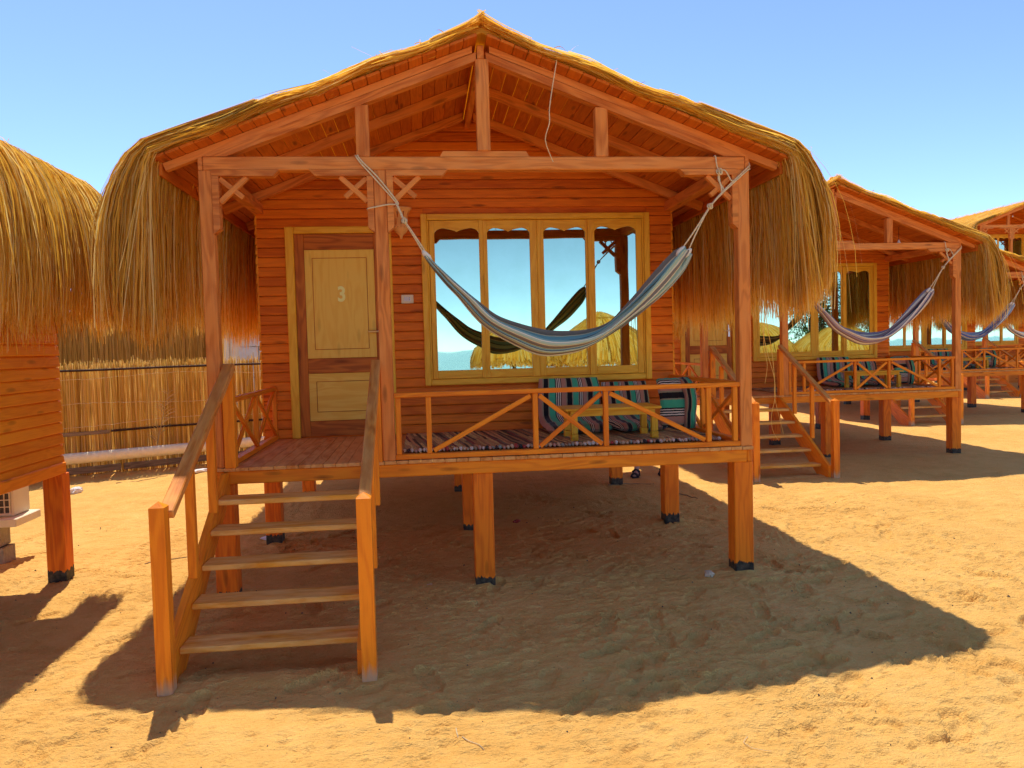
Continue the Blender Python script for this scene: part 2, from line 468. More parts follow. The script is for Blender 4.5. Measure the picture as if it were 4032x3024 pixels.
def cbox(mb, c, size, ax=((1, 0, 0), (0, 1, 0), (0, 0, 1)), ch=0.004):
    """chamfered box, centre c, size along the three axes; grain along the longest"""
    c = Vector(c)
    ax = [Vector(a) for a in ax]
    h = [d * 0.5 for d in size]
    ch = min(ch, min(h) * 0.4)
    order = sorted(range(3), key=lambda i: -size[i])
    vs, gs, idx = [], [], {}
    goff = Vector((random.uniform(0, 9), random.uniform(0, 9), random.uniform(0, 9)))
    for sx in (-1, 1):
        for sy in (-1, 1):
            for sz in (-1, 1):
                s = (sx, sy, sz)
                for k in range(3):
                    l = [s[i] * (h[i] - (ch if i != k else 0)) for i in range(3)]
                    idx[(s, k)] = len(vs)
                    vs.append(c + ax[0] * l[0] + ax[1] * l[1] + ax[2] * l[2])
                    gs.append((l[order[0]] + goff.x, l[order[1]] + goff.y, l[order[2]] + goff.z))
    fs = []
    for k in range(3):
        a, b = (k + 1) % 3, (k + 2) % 3
        for s in (-1, 1):
            q = []
            for (p, r) in ((-1, -1), (1, -1), (1, 1), (-1, 1)):
                t = [0, 0, 0]
                t[k], t[a], t[b] = s, p, r
                q.append(idx[(tuple(t), k)])
            fs.append(q if s > 0 else q[::-1])
    for k in range(3):
        a, b = (k + 1) % 3, (k + 2) % 3
        for p in (-1, 1):
            for r in (-1, 1):
                t0, t1 = [0, 0, 0], [0, 0, 0]
                t0[k], t0[a], t0[b] = -1, p, r
                t1[k], t1[a], t1[b] = 1, p, r
                t0, t1 = tuple(t0), tuple(t1)
                q = [idx[(t0, a)], idx[(t1, a)], idx[(t1, b)], idx[(t0, b)]]
                fs.append(q if p * r < 0 else q[::-1])
    for sx in (-1, 1):
        for sy in (-1, 1):
            for sz in (-1, 1):
                s = (sx, sy, sz)
                q = [idx[(s, 0)], idx[(s, 1)], idx[(s, 2)]]
                fs.append(q if sx * sy * sz > 0 else q[::-1])
    return mb.add(vs, fs, gs)

def box(mb, p0, p1, ch=0.004):
    c = [(a + b) / 2 for a, b in zip(p0, p1)]
    return cbox(mb, c, [abs(b - a) for a, b in zip(p0, p1)], ch=ch)

def beam(mb, a, b, w, h, up=(0, 0, 1), ch=0.004):
    """box from a to b (centre line), w across, h along up"""
    a, b = Vector(a), Vector(b)
    ex, ey, ez = frame(b - a, up)
    return cbox(mb, (a + b) / 2, ((b - a).length, w, h), (ex, ey, ez), ch)

def prism(mb, poly, p0, p1, ey, ez, along=False):
    """extrude 2D polygon (in ey, ez) from p0 to p1; poly counter-clockwise seen from p1"""
    p0, p1, ey, ez = Vector(p0), Vector(p1), Vector(ey), Vector(ez)
    n = len(poly)
    L = (p1 - p0).length
    go = random.uniform(0, 9)
    vs = [p0 + ey * a + ez * b for a, b in poly] + [p1 + ey * a + ez * b for a, b in poly]
    if L > 0.25 or along:
        gs = [(go, a + go, b) for a, b in poly] + [(go + L, a + go, b) for a, b in poly]
    else:
        gs = [(a + go, b, 0) for a, b in poly] + [(a + go, b, L) for a, b in poly]
    fs = [[i, (i + 1) % n, n + (i + 1) % n, n + i] for i in range(n)]
    fs += [list(range(n))[::-1], list(range(n, 2 * n))]
    return mb.add(vs, fs, gs)

def tube(mb, pts, r, n=6, closed_ends=True):
    pts = [Vector(p) for p in pts]
    k = len(pts)
    rs = r if isinstance(r, (list, tuple)) else [r] * k
    vs, gs, fs = [], [], []
    ref = Vector((0.31, 0.17, 0.93))
    L = 0.0
    for i, p in enumerate(pts):
        t = (pts[min(i + 1, k - 1)] - pts[max(i - 1, 0)]).normalized()
        e1 = ref - ref.dot(t) * t
        if e1.length < 0.1:
            e1 = Vector((1, 0, 0)) - t.x * t
        e1.normalize()
        e2 = t.cross(e1)
        if i:
            L += (p - pts[i - 1]).length
        for j in range(n):
            a = 2 * math.pi * j / n
            vs.append(p + (e1 * math.cos(a) + e2 * math.sin(a)) * rs[i])
            gs.append((L, a * rs[i], 0))
    for i in range(k - 1):
        for j in range(n):
            fs.append([i * n + j, i * n + (j + 1) % n, (i + 1) * n + (j + 1) % n, (i + 1) * n + j])
    if closed_ends:
        fs.append(list(range(n))[::-1])
        fs.append([(k - 1) * n + j for j in range(n)])
    return mb.add(vs, fs, gs)

def lathe(mb, prof, c=(0, 0, 0), n=24, skip=None):
    """prof: list of (r, z)"""
    o = Vector(c)
    vs, gs, fs = [], [], []
    for r, z in prof:
        for j in range(n):
            a = 2 * math.pi * j / n
            vs.append(o + Vector((r * math.cos(a), r * math.sin(a), z)))
            gs.append((z, a * r, 0))
    for i in range(len(prof) - 1):
        for j in range(n):
            if skip and skip(i, j):
                continue
            fs.append([i * n + j, i * n + (j + 1) % n, (i + 1) * n + (j + 1) % n, (i + 1) * n + j])
    return mb.add(vs, fs, gs)

def link(name, me, parent=None, loc=None):
    o = bpy.data.objects.new(name, me)
    COL.objects.link(o)
    if parent is not None:
        o.parent = parent
    if loc is not None:
        o.location = loc
    return o

def obj(name, mb, mat, parent=None, smooth=False, attr='gr', loc=None):
    return link(name, mb.mesh(name, M[mat] if isinstance(mat, str) else mat, smooth, attr), parent, loc)

def empty(name, loc=(0, 0, 0)):
    o = bpy.data.objects.new(name, None)
    o.empty_display_size = 0.2
    COL.objects.link(o)
    o.location = loc
    return o

def tag(o, label=None, cat=None, group=None, kind=None):
    if label: o['label'] = label
    if cat: o['category'] = cat
    if group: o['group'] = group
    if kind: o['kind'] = kind
    return o

def copy_tree(o, parent=None, skip=()):
    c = o.copy()
    COL.objects.link(c)
    c.parent = parent
    for ch in o.children:
        if ch.name.split('.')[0] in skip:
            continue
        copy_tree(ch, c, skip)
    return c

def ribbons(paths, widths, side, rnd):
    """paths (N,K,3), widths (N,K), side (N,3), rnd (N,) -> verts, faces, attr"""
    n, k, _ = paths.shape
    off = side[:, None, :] * widths[:, :, None] * 0.5
    v = np.stack([paths - off, paths + off], axis=2).reshape(-1, 3)
    base = (np.arange(n) * k * 2)[:, None] + (np.arange(k - 1) * 2)[None, :]
    base = base.reshape(-1)
    f = np.stack([base, base + 1, base + 3, base + 2], axis=1)
    r = np.repeat(rnd, k * 2)
    return v, f, r

def strand_mesh(name, parts, mat):
    vs, fs, rs, o = [], [], [], 0
    for v, f, r in parts:
        vs.append(v); fs.append(f + o); rs.append(r); o += len(v)
    v, f, r = np.concatenate(vs), np.concatenate(fs), np.concatenate(rs)
    me = bpy.data.meshes.new(name)
    me.vertices.add(len(v))
    me.vertices.foreach_set('co', v.astype(np.float32).ravel())
    me.loops.add(len(f) * 4)
    me.loops.foreach_set('vertex_index', f.astype(np.int32).ravel())
    me.polygons.add(len(f))
    me.polygons.foreach_set('loop_start', np.arange(len(f), dtype=np.int32) * 4)
    me.polygons.foreach_set('loop_total', np.full(len(f), 4, dtype=np.int32))
    me.update(calc_edges=True)
    a = me.attributes.new('rnd', 'FLOAT', 'POINT')
    a.data.foreach_set('value', r.astype(np.float32))
    me.materials.append(mat)
    return me

def cat_interp(pts, n):
    """resample polyline (list of tuples) smoothly to n points"""
    P = np.array(pts, float)
    k = len(P)
    t = np.linspace(0, k - 1, n)
    out = []
    for u in t:
        i = min(int(u), k - 2)
        f = u - i
        p0, p1, p2, p3 = P[max(i - 1, 0)], P[i], P[i + 1], P[min(i + 2, k - 1)]
        out.append(0.5 * ((2 * p1) + (-p0 + p2) * f + (2 * p0 - 5 * p1 + 4 * p2 - p3) * f * f + (-p0 + 3 * p1 - 3 * p2 + p3) * f ** 3))
    return np.array(out)

# ------------------------------------------------------------------ ground
def vnoise(x, y, scale, seed):
    g = np.random.default_rng(seed).random((256, 256))
    x, y = x / scale + 100.0, y / scale + 100.0
    xi, yi = np.floor(x).astype(int), np.floor(y).astype(int)
    fx, fy = x - xi, y - yi
    fx, fy = fx * fx * (3 - 2 * fx), fy * fy * (3 - 2 * fy)
    a, b = g[xi % 256, yi % 256], g[(xi + 1) % 256, yi % 256]
    c, d = g[xi % 256, (yi + 1) % 256], g[(xi + 1) % 256, (yi + 1) % 256]
    return (a * (1 - fx) + b * fx) * (1 - fy) + (c * (1 - fx) + d * fx) * fy - 0.5

def axis_lines(a0, a1, fine, far0, far1, grow):
    mid = list(np.arange(a0, a1 + 1e-6, fine))
    lo, s, p = [], fine, a0
    while p > far0:
        s *= grow; p -= s; lo.append(p)
    hi, s, p = [], fine, a1
    while p < far1:
        s *= grow; p += s; hi.append(p)
    return np.array(lo[::-1] + mid + hi)

STILT_X = (0.0735, 1.9285, 3.9265)
STILT_Y = (0.0735, 1.855, 4.10, 6.155)

def build_ground():
    xs = axis_lines(-2.2, 6.4, 0.014, -900, 900, 1.045)
    ys = axis_lines(-3.0, 2.6, 0.0125, -900, 900, 1.045)
    X, Y = np.meshgrid(xs, ys, indexing='ij')
    near = np.clip(1.3 - np.hypot(X - 2.5, Y - 1.0) / 40.0, 0, 1)
    Z = 0.05 * vnoise(X, Y, 2.3, 1) + 0.03 * vnoise(X, Y, 0.7, 2) + 0.014 * vnoise(X, Y, 0.22, 3)
    Z += 0.013 * vnoise(X, Y * 1.7, 0.09, 4) * np.clip(0.7 + 1.5 * vnoise(X, Y, 0.5, 8), 0.2, 1.5) + 0.022 * vnoise(X, Y * 1.5, 0.045, 5) * np.clip(0.6 + 1.8 * vnoise(X, Y, 0.35, 9), 0.1, 1.6)
    Z *= near
    rng = np.random.default_rng(21)
    def stamp(cx, cy, fn, r):
        i0, i1 = np.searchsorted(xs, cx - r), np.searchsorted(xs, cx + r)
        j0, j1 = np.searchsorted(ys, cy - r), np.searchsorted(ys, cy + r)
        if i1 > i0 and j1 > j0:
            Z[i0:i1, j0:j1] += fn(X[i0:i1, j0:j1] - cx, Y[i0:i1, j0:j1] - cy)
    # shoe prints
    spots = [(rng.uniform(-2.0, 6.3), rng.uniform(-2.95, 2.5)) for _ in range(170)]
    spots += [(rng.uniform(2.0, 6.3), rng.uniform(-2.9, 0.3)) for _ in range(90)]
    for cx, cy in spots:
        a = rng.normal(0.25, 0.9)
        L, W = rng.uniform(0.13, 0.155), rng.uniform(0.046, 0.058)
        dpt = rng.uniform(0.008, 0.024)
        rid = rng.random() < 0.5
        ca, sa = math.cos(a), math.sin(a)
        def fn(dx, dy):
            u, w = dx * ca + dy * sa, -dx * sa + dy * ca
            waist = 1.0 - 0.22 * np.exp(-((u + 0.02) / 0.05) ** 2)
            q = (np.abs(u) / L) ** 2.6 + (np.abs(w) / (W * waist)) ** 2.6
            dep = -dpt / (1 + np.exp(np.clip((q - 1) * 13, -30, 30)))
            if rid:
                dep += 0.003 * np.sin(u * 420 + np.abs(w) * 160) * (q < 0.9)
            rim = 0.40 * dpt * np.exp(-((np.sqrt(q) - 1.18) / 0.14) ** 2)
            return dep + rim * (0.6 + 0.8 * (u > 0))
        stamp(cx, cy, fn, 0.27)
    # paw prints and kicked clods
    for _ in range(420):
        cx, cy = rng.uniform(-2.1, 6.3), rng.uniform(-2.95, 2.5)
        s, d = rng.uniform(0.014, 0.040), rng.uniform(-0.026, 0.014)
        e = rng.uniform(0.5, 1.6)
        stamp(cx, cy, lambda dx, dy: d * np.exp(-(dx / s) ** 2 - (dy / s / e) ** 2) - 0.35 * d * np.exp(-(((dx - s) / s) ** 2 + (dy / s) ** 2)), 0.16)
    for _ in range(4600):
        cx, cy = rng.uniform(-2.1, 6.3), rng.uniform(-2.95, 2.0)
        s, d = rng.uniform(0.010, 0.021), rng.uniform(0.008, 0.020)
        e = rng.uniform(0.6, 1.2)
        stamp(cx, cy, lambda dx, dy: -d * np.exp(-(dx / s / 1.4) ** 2 - (dy / s / e) ** 2) + 0.5 * d * np.exp(-(dx / s / 1.6) ** 2 - ((dy + 1.4 * s) / s) ** 2), 0.07)
    # drag ripples
    for _ in range(26):
        cx, cy = rng.uniform(-1.5, 6.0), rng.uniform(-2.8, 2.0)
        a, w = rng.uniform(-0.5, 0.7), rng.uniform(0.12, 0.3)
        fr = rng.uniform(95, 140)
        ca, sa = math.cos(a), math.sin(a)
        stamp(cx, cy, lambda dx, dy: 0.0035 * np.sin((dx * ca + dy * sa) * fr + 1.5 * np.sin(dy * 9)) * np.exp(-((dx ** 2 + dy ** 2) / w ** 2)), 0.6)
    # little mounds against the posts and the stairs
    for ox, oy in ((0, 0), (5.5, 5.21)):
        for sx in STILT_X:
            for sy in STILT_Y[:2]:
                stamp(ox + sx, oy + sy, lambda dx, dy: 0.022 * np.exp(-(dx ** 2 + dy ** 2) / 0.035), 0.6)
    stamp(0.75, -1.42, lambda dx, dy: 0.04 * np.exp(-(dx / 0.45) ** 2 - (dy / 0.13) ** 2), 1.2)
    stamp(0.65, -1.05, lambda dx, dy: -0.035 * np.exp(-(dx / 0.5) ** 2 - (dy / 0.2) ** 2), 1.2)
    nx, ny = len(xs), len(ys)
    v = np.stack([X, Y, Z], axis=2).reshape(-1, 3)
    i = (np.arange(nx - 1)[:, None] * ny + np.arange(ny - 1)[None, :]).reshape(-1)
    f = np.stack([i, i + ny, i + ny + 1, i + 1], axis=1)
    me = strand_mesh("ground", [(v, f, np.zeros(len(v)))], M['sand'])
    me.polygons.foreach_set('use_smooth', [True] * len(me.polygons))
    o = link("ground", me)
    tag(o, "trampled yellow desert sand with shoe prints and small clods", "ground", kind="structure")
    def height(x, y):
        ii = int(np.clip(np.searchsorted(xs, x), 0, nx - 1)); jj = int(np.clip(np.searchsorted(ys, y), 0, ny - 1))
        return float(Z[ii, jj])
    return height
HGT = build_ground()

# ------------------------------------------------------------------ bungalow
DT, RB = 0.982, 0.862          # deck top, rim bottom
BT, BB = 3.168, 3.073          # tie beam top, bottom
W = 1.80                       # face of the front wall
KK = (1.80 + 5.7665) / (1.582 + 5.7665)
def KX(x): return 1.5243 + (x - 1.5243) * KK
def KZ(z): return 1.7808 + (z - 1.7808) * KK
BACK = 6.20
SL = 0.384
RZ = 3.981                     # underside of the roof planks at the ridge
XW0, XW1 = 0.026, 3.966
PITCH = 0.0891
_cache = {}

def shared(key, fn):
    if key not in _cache:
        _cache[key] = fn()
    return _cache[key]

def lap_board_mesh(L, mat='board'):
    key = ('lap', round(L, 3), mat)
    def fn():
        mb = MB()
        poly = [(0.0, 0.0), (0.0, PITCH - 0.004), (-0.007, PITCH - 0.006), (-0.013, PITCH - 0.014), (-0.021, 0.010), (-0.019, 0.002)]
        prism(mb, poly[::-1], (0, 0, 0), (L, 0, 0), (0, 1, 0), (0, 0, 1), True)
        return mb.mesh("board", M[mat])
    return shared(key, fn)

def build_thatch(parent):
    """roof shell part and its strands"""
    outer = np.array([(1.55, 3.505), (2.02, 3.335), (2.27, 3.25), (2.42, 3.115), (2.515, 2.92), (2.57, 2.68), (2.59, 2.38), (2.57, 2.05)])
    inner = np.array([(1.55, 3.430), (2.02, 3.250), (2.25, 3.165), (2.285, 3.05), (2.30, 2.85), (2.31, 2.60), (2.325, 2.32), (2.34, 2.02)])
    K = 11
    tt = np.linspace(0, 7, K)
    outer_r = np.array([(1.55, 3.505), (2.02, 3.335), (2.26, 3.25), (2.39, 3.125), (2.47, 2.93), (2.51, 2.68), (2.525, 2.38), (2.49, 2.05)])
    def lerp_path(w, sgn):
        src = outer if sgn < 0 else outer_r
        o = np.stack([np.interp(tt, range(8), src[:, c]) for c in (0, 1)], 1)
        i = np.stack([np.interp(tt, range(8), inner[:, c]) for c in (0, 1)], 1)
        return i[None] * (1 - w[:, None, None]) + o[None] * w[:, None, None]
    parts = []
    rng = np.random.default_rng(5)
    for sgn in (-1, 1):
        n = 11500
        w = np.concatenate([rng.random(4100), 1 - np.abs(rng.normal(0, 0.10, 4600)), np.abs(rng.normal(0, 0.07, 2800))])
        w = np.clip(w, 0, 1.08)
        y0 = rng.uniform(-0.15, 6.42, n)
        fr = rng.random(n) < 0.16
        y0[fr] = rng.uniform(-0.19, 0.02, fr.sum())
        bk = rng.random(n) < 0.05
        y0[bk] = rng.uniform(6.3, 6.45, bk.sum())
        P = lerp_path(w, sgn)
        # individual length, sway
        zb = 2.01 + 0.13 * w + rng.normal(0, 0.065, n) + 0.05 * np.sin(y0 * 2.1 + sgn)
        z = P[:, :, 1]
        hang = z < 3.0
        zz = np.where(hang, 3.0 - (3.0 - z) * ((3.0 - zb) / (3.0 - 2.04))[:, None], z)
        s = np.linspace(0, 1, K)[None, :]
        clump = np.sin(y0 * 23.0 + 2.0 * np.sin(y0 * 7.0))
        sway = (rng.normal(0, 0.075, n) + 0.012 * clump)[:, None] * s ** 1.6
        wob = rng.normal(0, 0.007, (n, K)) * (s > 0.25)
        d = P[:, :, 0] + rng.normal(0, 0.012, n)[:, None] + (rng.normal(0, 0.03, n))[:, None] * s ** 2 + rng.normal(0, 0.005, (n, K))
        yy = y0[:, None] + sway + wob
        zz = zz + rng.normal(0, 0.006, n)[:, None]
        path = np.stack([2.0 + sgn * d, yy, zz], 2)
        wd = rng.uniform(0.0042, 0.0105, n)[:, None] * np.interp(np.linspace(0, 1, K), [0, 0.1, 0.7, 1], [0.7, 1, 1, 0.35])[None, :]
        ang = rng.uniform(-1.57, 1.57, n)
        side = np.stack([np.sin(ang), np.cos(ang), np.zeros(n)], 1)
        parts.append(ribbons(path, wd, side, np.clip(rng.normal(0.55, 0.32, n), 0, 1)))
        # stems that broke loose and hang askew over the others
        n5 = 420
        w5 = np.where(rng.random(n5) < 0.7, rng.uniform(0.90, 1.02, n5), rng.uniform(-0.05, 0.1, n5))
        P5 = lerp_path(w5, sgn)
        y5 = rng.uniform(-0.17, 6.4, n5)
        y5[:150] = rng.uniform(-0.2, 0.3, 150)
        s5 = np.linspace(0, 1, K)[None, :]
        lean = rng.normal(0, 0.22, n5)[:, None] * np.clip(s5 - 0.3, 0, 1) * 1.4
        zb5 = rng.uniform(1.95, 2.5, n5)
        z5 = P5[:, :, 1]
        z5 = np.where(z5 < 3.0, 3.0 - (3.0 - z5) * ((3.0 - zb5) / 0.96)[:, None], z5)
        d5 = P5[:, :, 0] + np.where(w5 > 0.5, 1, -1)[:, None] * 0.012
        path5 = np.stack([2.0 + sgn * d5, y5[:, None] + lean + rng.normal(0, 0.006, (n5, K)), z5], 2)
        side5 = np.stack([rng.normal(0, 0.5, n5), np.ones(n5), np.zeros(n5)], 1)
        side5 /= np.linalg.norm(side5, axis=1)[:, None]
        parts.append(ribbons(path5, rng.uniform(0.005, 0.009, n5)[:, None] * np.ones((1, K)), side5, np.clip(rng.normal(0.85, 0.2, n5), 0, 1)))
        # strands lying on the slope
        n2 = 2600
        K2 = 6
        d0 = rng.uniform(0.0, 1.75, n2)
        L = rng.uniform(0.35, 0.9, n2)
        y = rng.uniform(-0.1, 6.4, n2)
        fr = rng.random(n2) < 0.62
        y[fr] = rng.uniform(-0.20, 0.10, fr.sum())
        h = rng.uniform(0.008, 0.085, n2) * (1 - 0.25 * np.abs(np.sin(d0 * 5)))
        u = np.linspace(0, 1, K2)[None, :]
        d = d0[:, None] + L[:, None] * u
        z = 4.005 - SL * d + h[:, None] + 0.014 * np.sin(d * 9 + 1.0) + rng.normal(0, 0.004, (n2, K2)) - 0.02 * (u ** 3)
        yy = y[:, None] + rng.normal(0, 0.05, n2)[:, None] * u + rng.normal(0, 0.006, (n2, K2))
        keep = np.minimum(d, 2.30)
        z = z - np.maximum(d - 2.30, 0) * 0.9
        path = np.stack([2.0 + sgn * (keep + np.maximum(d - 2.30, 0) * 0.3), yy, z], 2)
        wd = rng.uniform(0.004, 0.009, n2)[:, None] * np.ones((1, K2)) * np.interp(np.linspace(0, 1, K2), [0, 0.8, 1], [1, 1, 0.4])[None, :]
        ang = rng.uniform(-1.2, 1.2, n2)
        side = np.stack([np.zeros(n2), np.cos(ang), np.sin(ang)], 1)
        parts.append(ribbons(path, wd, side, np.clip(rng.normal(0.55, 0.25, n2), 0, 1)))
        # ridge tufts and stray stems
        n3 = 420
        K3 = 6
        y = rng.uniform(-0.18, 6.4, n3)
        y[:150] = rng.uniform(-0.19, 0.05, 150)
        u = np.linspace(0, 1, K3)[None, :]
        a = rng.uniform(0.0, 0.30, n3)[:, None]
        d = 0.34 * (1 - u) - 0.03 * u + a * 0.1
        z = 4.02 - SL * d + 0.035 + rng.uniform(0, 0.025, n3)[:, None] + u ** 3 * rng.uniform(0.0, 0.06, n3)[:, None]
        path = np.stack([2.0 + sgn * d, y[:, None] + rng.normal(0, 0.04, n3)[:, None] * u, z], 2)
        wd = rng.uniform(0.004, 0.008, n3)[:, None] * np.ones((1, K3))
        side = np.stack([np.zeros(n3), np.ones(n3), rng.normal(0, 0.6, n3)], 1)
        parts.append(ribbons(path, wd, side, np.clip(rng.normal(0.5, 0.22, n3), 0, 1)))
        n4 = 46
        K4 = 7
        u = np.linspace(0, 1, K4)[None, :]
        d0 = rng.uniform(0.2, 2.5, n4)
        y = rng.uniform(-0.2, 6.4, n4); y[:16] = rng.uniform(-0.2, 0.0, 16)
        L = rng.uniform(0.06, 0.24, n4)[:, None]
        up = rng.uniform(0.2, 0.9, n4)[:, None]
        zs = np.where(d0 < 2.27, 4.06 - SL * d0, 3.25 - (d0 - 2.27) * 1.0)
        d = d0[:, None] + L * u * rng.uniform(-0.2, 1.0, n4)[:, None]
        z = zs[:, None] + L * up * (u - 0.6 * u * u)
        yy = y[:, None] + rng.normal(0, 0.12, n4)[:, None] * u ** 2
        path = np.stack([2.0 + sgn * d, yy, z], 2)
        side = rng.normal(0, 1, (n4, 3)); side /= np.linalg.norm(side, axis=1)[:, None]
        parts.append(ribbons(path, rng.uniform(0.0045, 0.007, n4)[:, None] * np.ones((1, K4)), side, np.clip(rng.normal(0.4, 0.25, n4), 0, 1)))
    me = strand_mesh("thatch", parts, M['straw'])
    # shell
    mb = MB()
    for sgn in (-1, 1):
        up = [(0.0, 4.045), (1.0, 4.045 - SL), (1.55, 3.47), (2.02, 3.30), (2.27, 3.215), (2.38, 3.10), (2.42, 2.9), (2.44, 2.66), (2.45, 2.34)]
        lo = [(0.0, 4.008), (1.0, 4.008 - SL), (1.55, 3.413), (2.02, 3.233), (2.26, 3.142), (2.32, 3.03), (2.35, 2.86), (2.37, 2.62), (2.38, 2.34)]
        poly = [(sgn * a, b) for a, b in up] + [(sgn * a, b) for a, b in lo[::-1]]
        if sgn > 0:
            poly = poly[::-1]
        n = len(up)
        vs = [(2 + a, -0.10, b) for a, b in poly] + [(2 + a, 6.36, b) for a, b in poly]
        NN = len(poly)
        fs = [[i, (i + 1) % NN, NN + (i + 1) % NN, NN + i] for i in range(NN)]
        for i in range(n - 1):
            fs.append([i, i + 1, NN - 2 - i, NN - 1 - i][::-1])
            fs.append([NN + i, NN + i + 1, 2 * NN - 2 - i, 2 * NN - 1 - i])
        mb.add(vs, fs, [(0, 0, 0)] * len(vs))
    shell = obj("roof", mb, 'straw', parent)
    a = shell.data.attributes.new('rnd', 'FLOAT', 'POINT')
    a.data.foreach_set('value', np.full(len(shell.data.vertices), 0.45, dtype=np.float32))
    t = link("thatch", me, shell)
    tag(t, kind="stuff")
    return shell

def bracket(root, x_post, sgn, length, y=0.0):
    """corner bracket: vertical + horizontal board and two crossing braces; sgn = direction away from the post"""
    mb = MB()
    def poly(pts):
        q = [(x_post + sgn * a, b) for a, b in pts]
        if sgn < 0:
            q = q[::-1]
        return q
    hor = [(0.0, BB - 0.001), (0.0, BB - 0.042), (length - 0.04, BB - 0.042), (length, BB - 0.001)]
    ver = [(0.001, BB - 0.043), (0.001, 2.630), (0.046, 2.668), (0.046, BB - 0.043)]
    for p in (hor, ver):
        prism(mb, poly(p), (0, y + 0.075, 0), (0, y - 0.012, 0), (1, 0, 0), (0, 0, 1))
    o = obj("bracket", mb, 'faded', root)
    for (a, b, dy) in (((0.046, 3.020), (0.205, 2.885), 0.0), ((0.046, 2.853), (0.235, 3.029), -0.004)):
        mb = MB()
        beam(mb, (x_post + sgn * a[0], y + 0.03 + dy, a[1]), (x_post + sgn * b[0], y + 0.03 + dy, b[1]), 0.036, 0.040, (0, 1, 0), 0.003)
        obj("brace", mb, 'faded', o)
    return o

def railing(root, name, p0, p1, bays, stations, z0, z1, end_gap=0.0):
    """p0,p1 ground points of the rail; stations = distances of balusters; bays = list of '/', '\\', 'x', '' between stations"""
    p0, p1 = Vector((*p0, 0)), Vector((*p1, 0))
    ex = (p1 - p0).normalized()
    L = (p1 - p0).length
    mb = MB()
    beam(mb, p0 + Vector((0, 0, z1 - 0.0175)), p1 + Vector((0, 0, z1 - 0.0175)), 0.052, 0.035)
    o = obj(name, mb, 'orange', root)
    mb = MB()
    beam(mb, p0 + Vector((0, 0, z0 + 0.02)), p1 + Vector((0, 0, z0 + 0.02)), 0.052, 0.038)
    obj("rail", mb, 'orange', o)
    b0, b1 = z0 + 0.0395, z1 - 0.0355
    for s in stations:
        key = ('bal', round(b1 - b0, 3))
        def fn():
            m_ = MB()
            cbox(m_, (0, 0, (b1 - b0) / 2), (0.038, 0.038, b1 - b0))
            return m_.mesh("baluster", M['orange'])
        c = p0 + ex * s
        link("baluster", shared(key, fn), o, (c.x, c.y, b0))
    for i, k in enumerate(bays):
        if not k:
            continue
        a, b = stations[i] + 0.0195, stations[i + 1] - 0.0195
        A0, A1 = p0 + ex * (a + 0.012), p0 + ex * (b - 0.012)
        lo, hi = b0 + 0.017, b1 - 0.017
        segs = []
        if k in '/x':
            segs.append((A0 + Vector((0, 0, lo)), A1 + Vector((0, 0, hi)), -0.004))
        if k in '\\x':
            segs.append((A0 + Vector((0, 0, hi)), A1 + Vector((0, 0, lo)), 0.004))
        nrm = Vector((ex.y, -ex.x, 0))
        for (q0, q1, dy) in segs:
            mb = MB()
            beam(mb, q0 + nrm * dy, q1 + nrm * dy, 0.024, 0.034, (0, 0, 1), 0.003)
            obj("diagonal_brace", mb, 'orange', o)
    return o

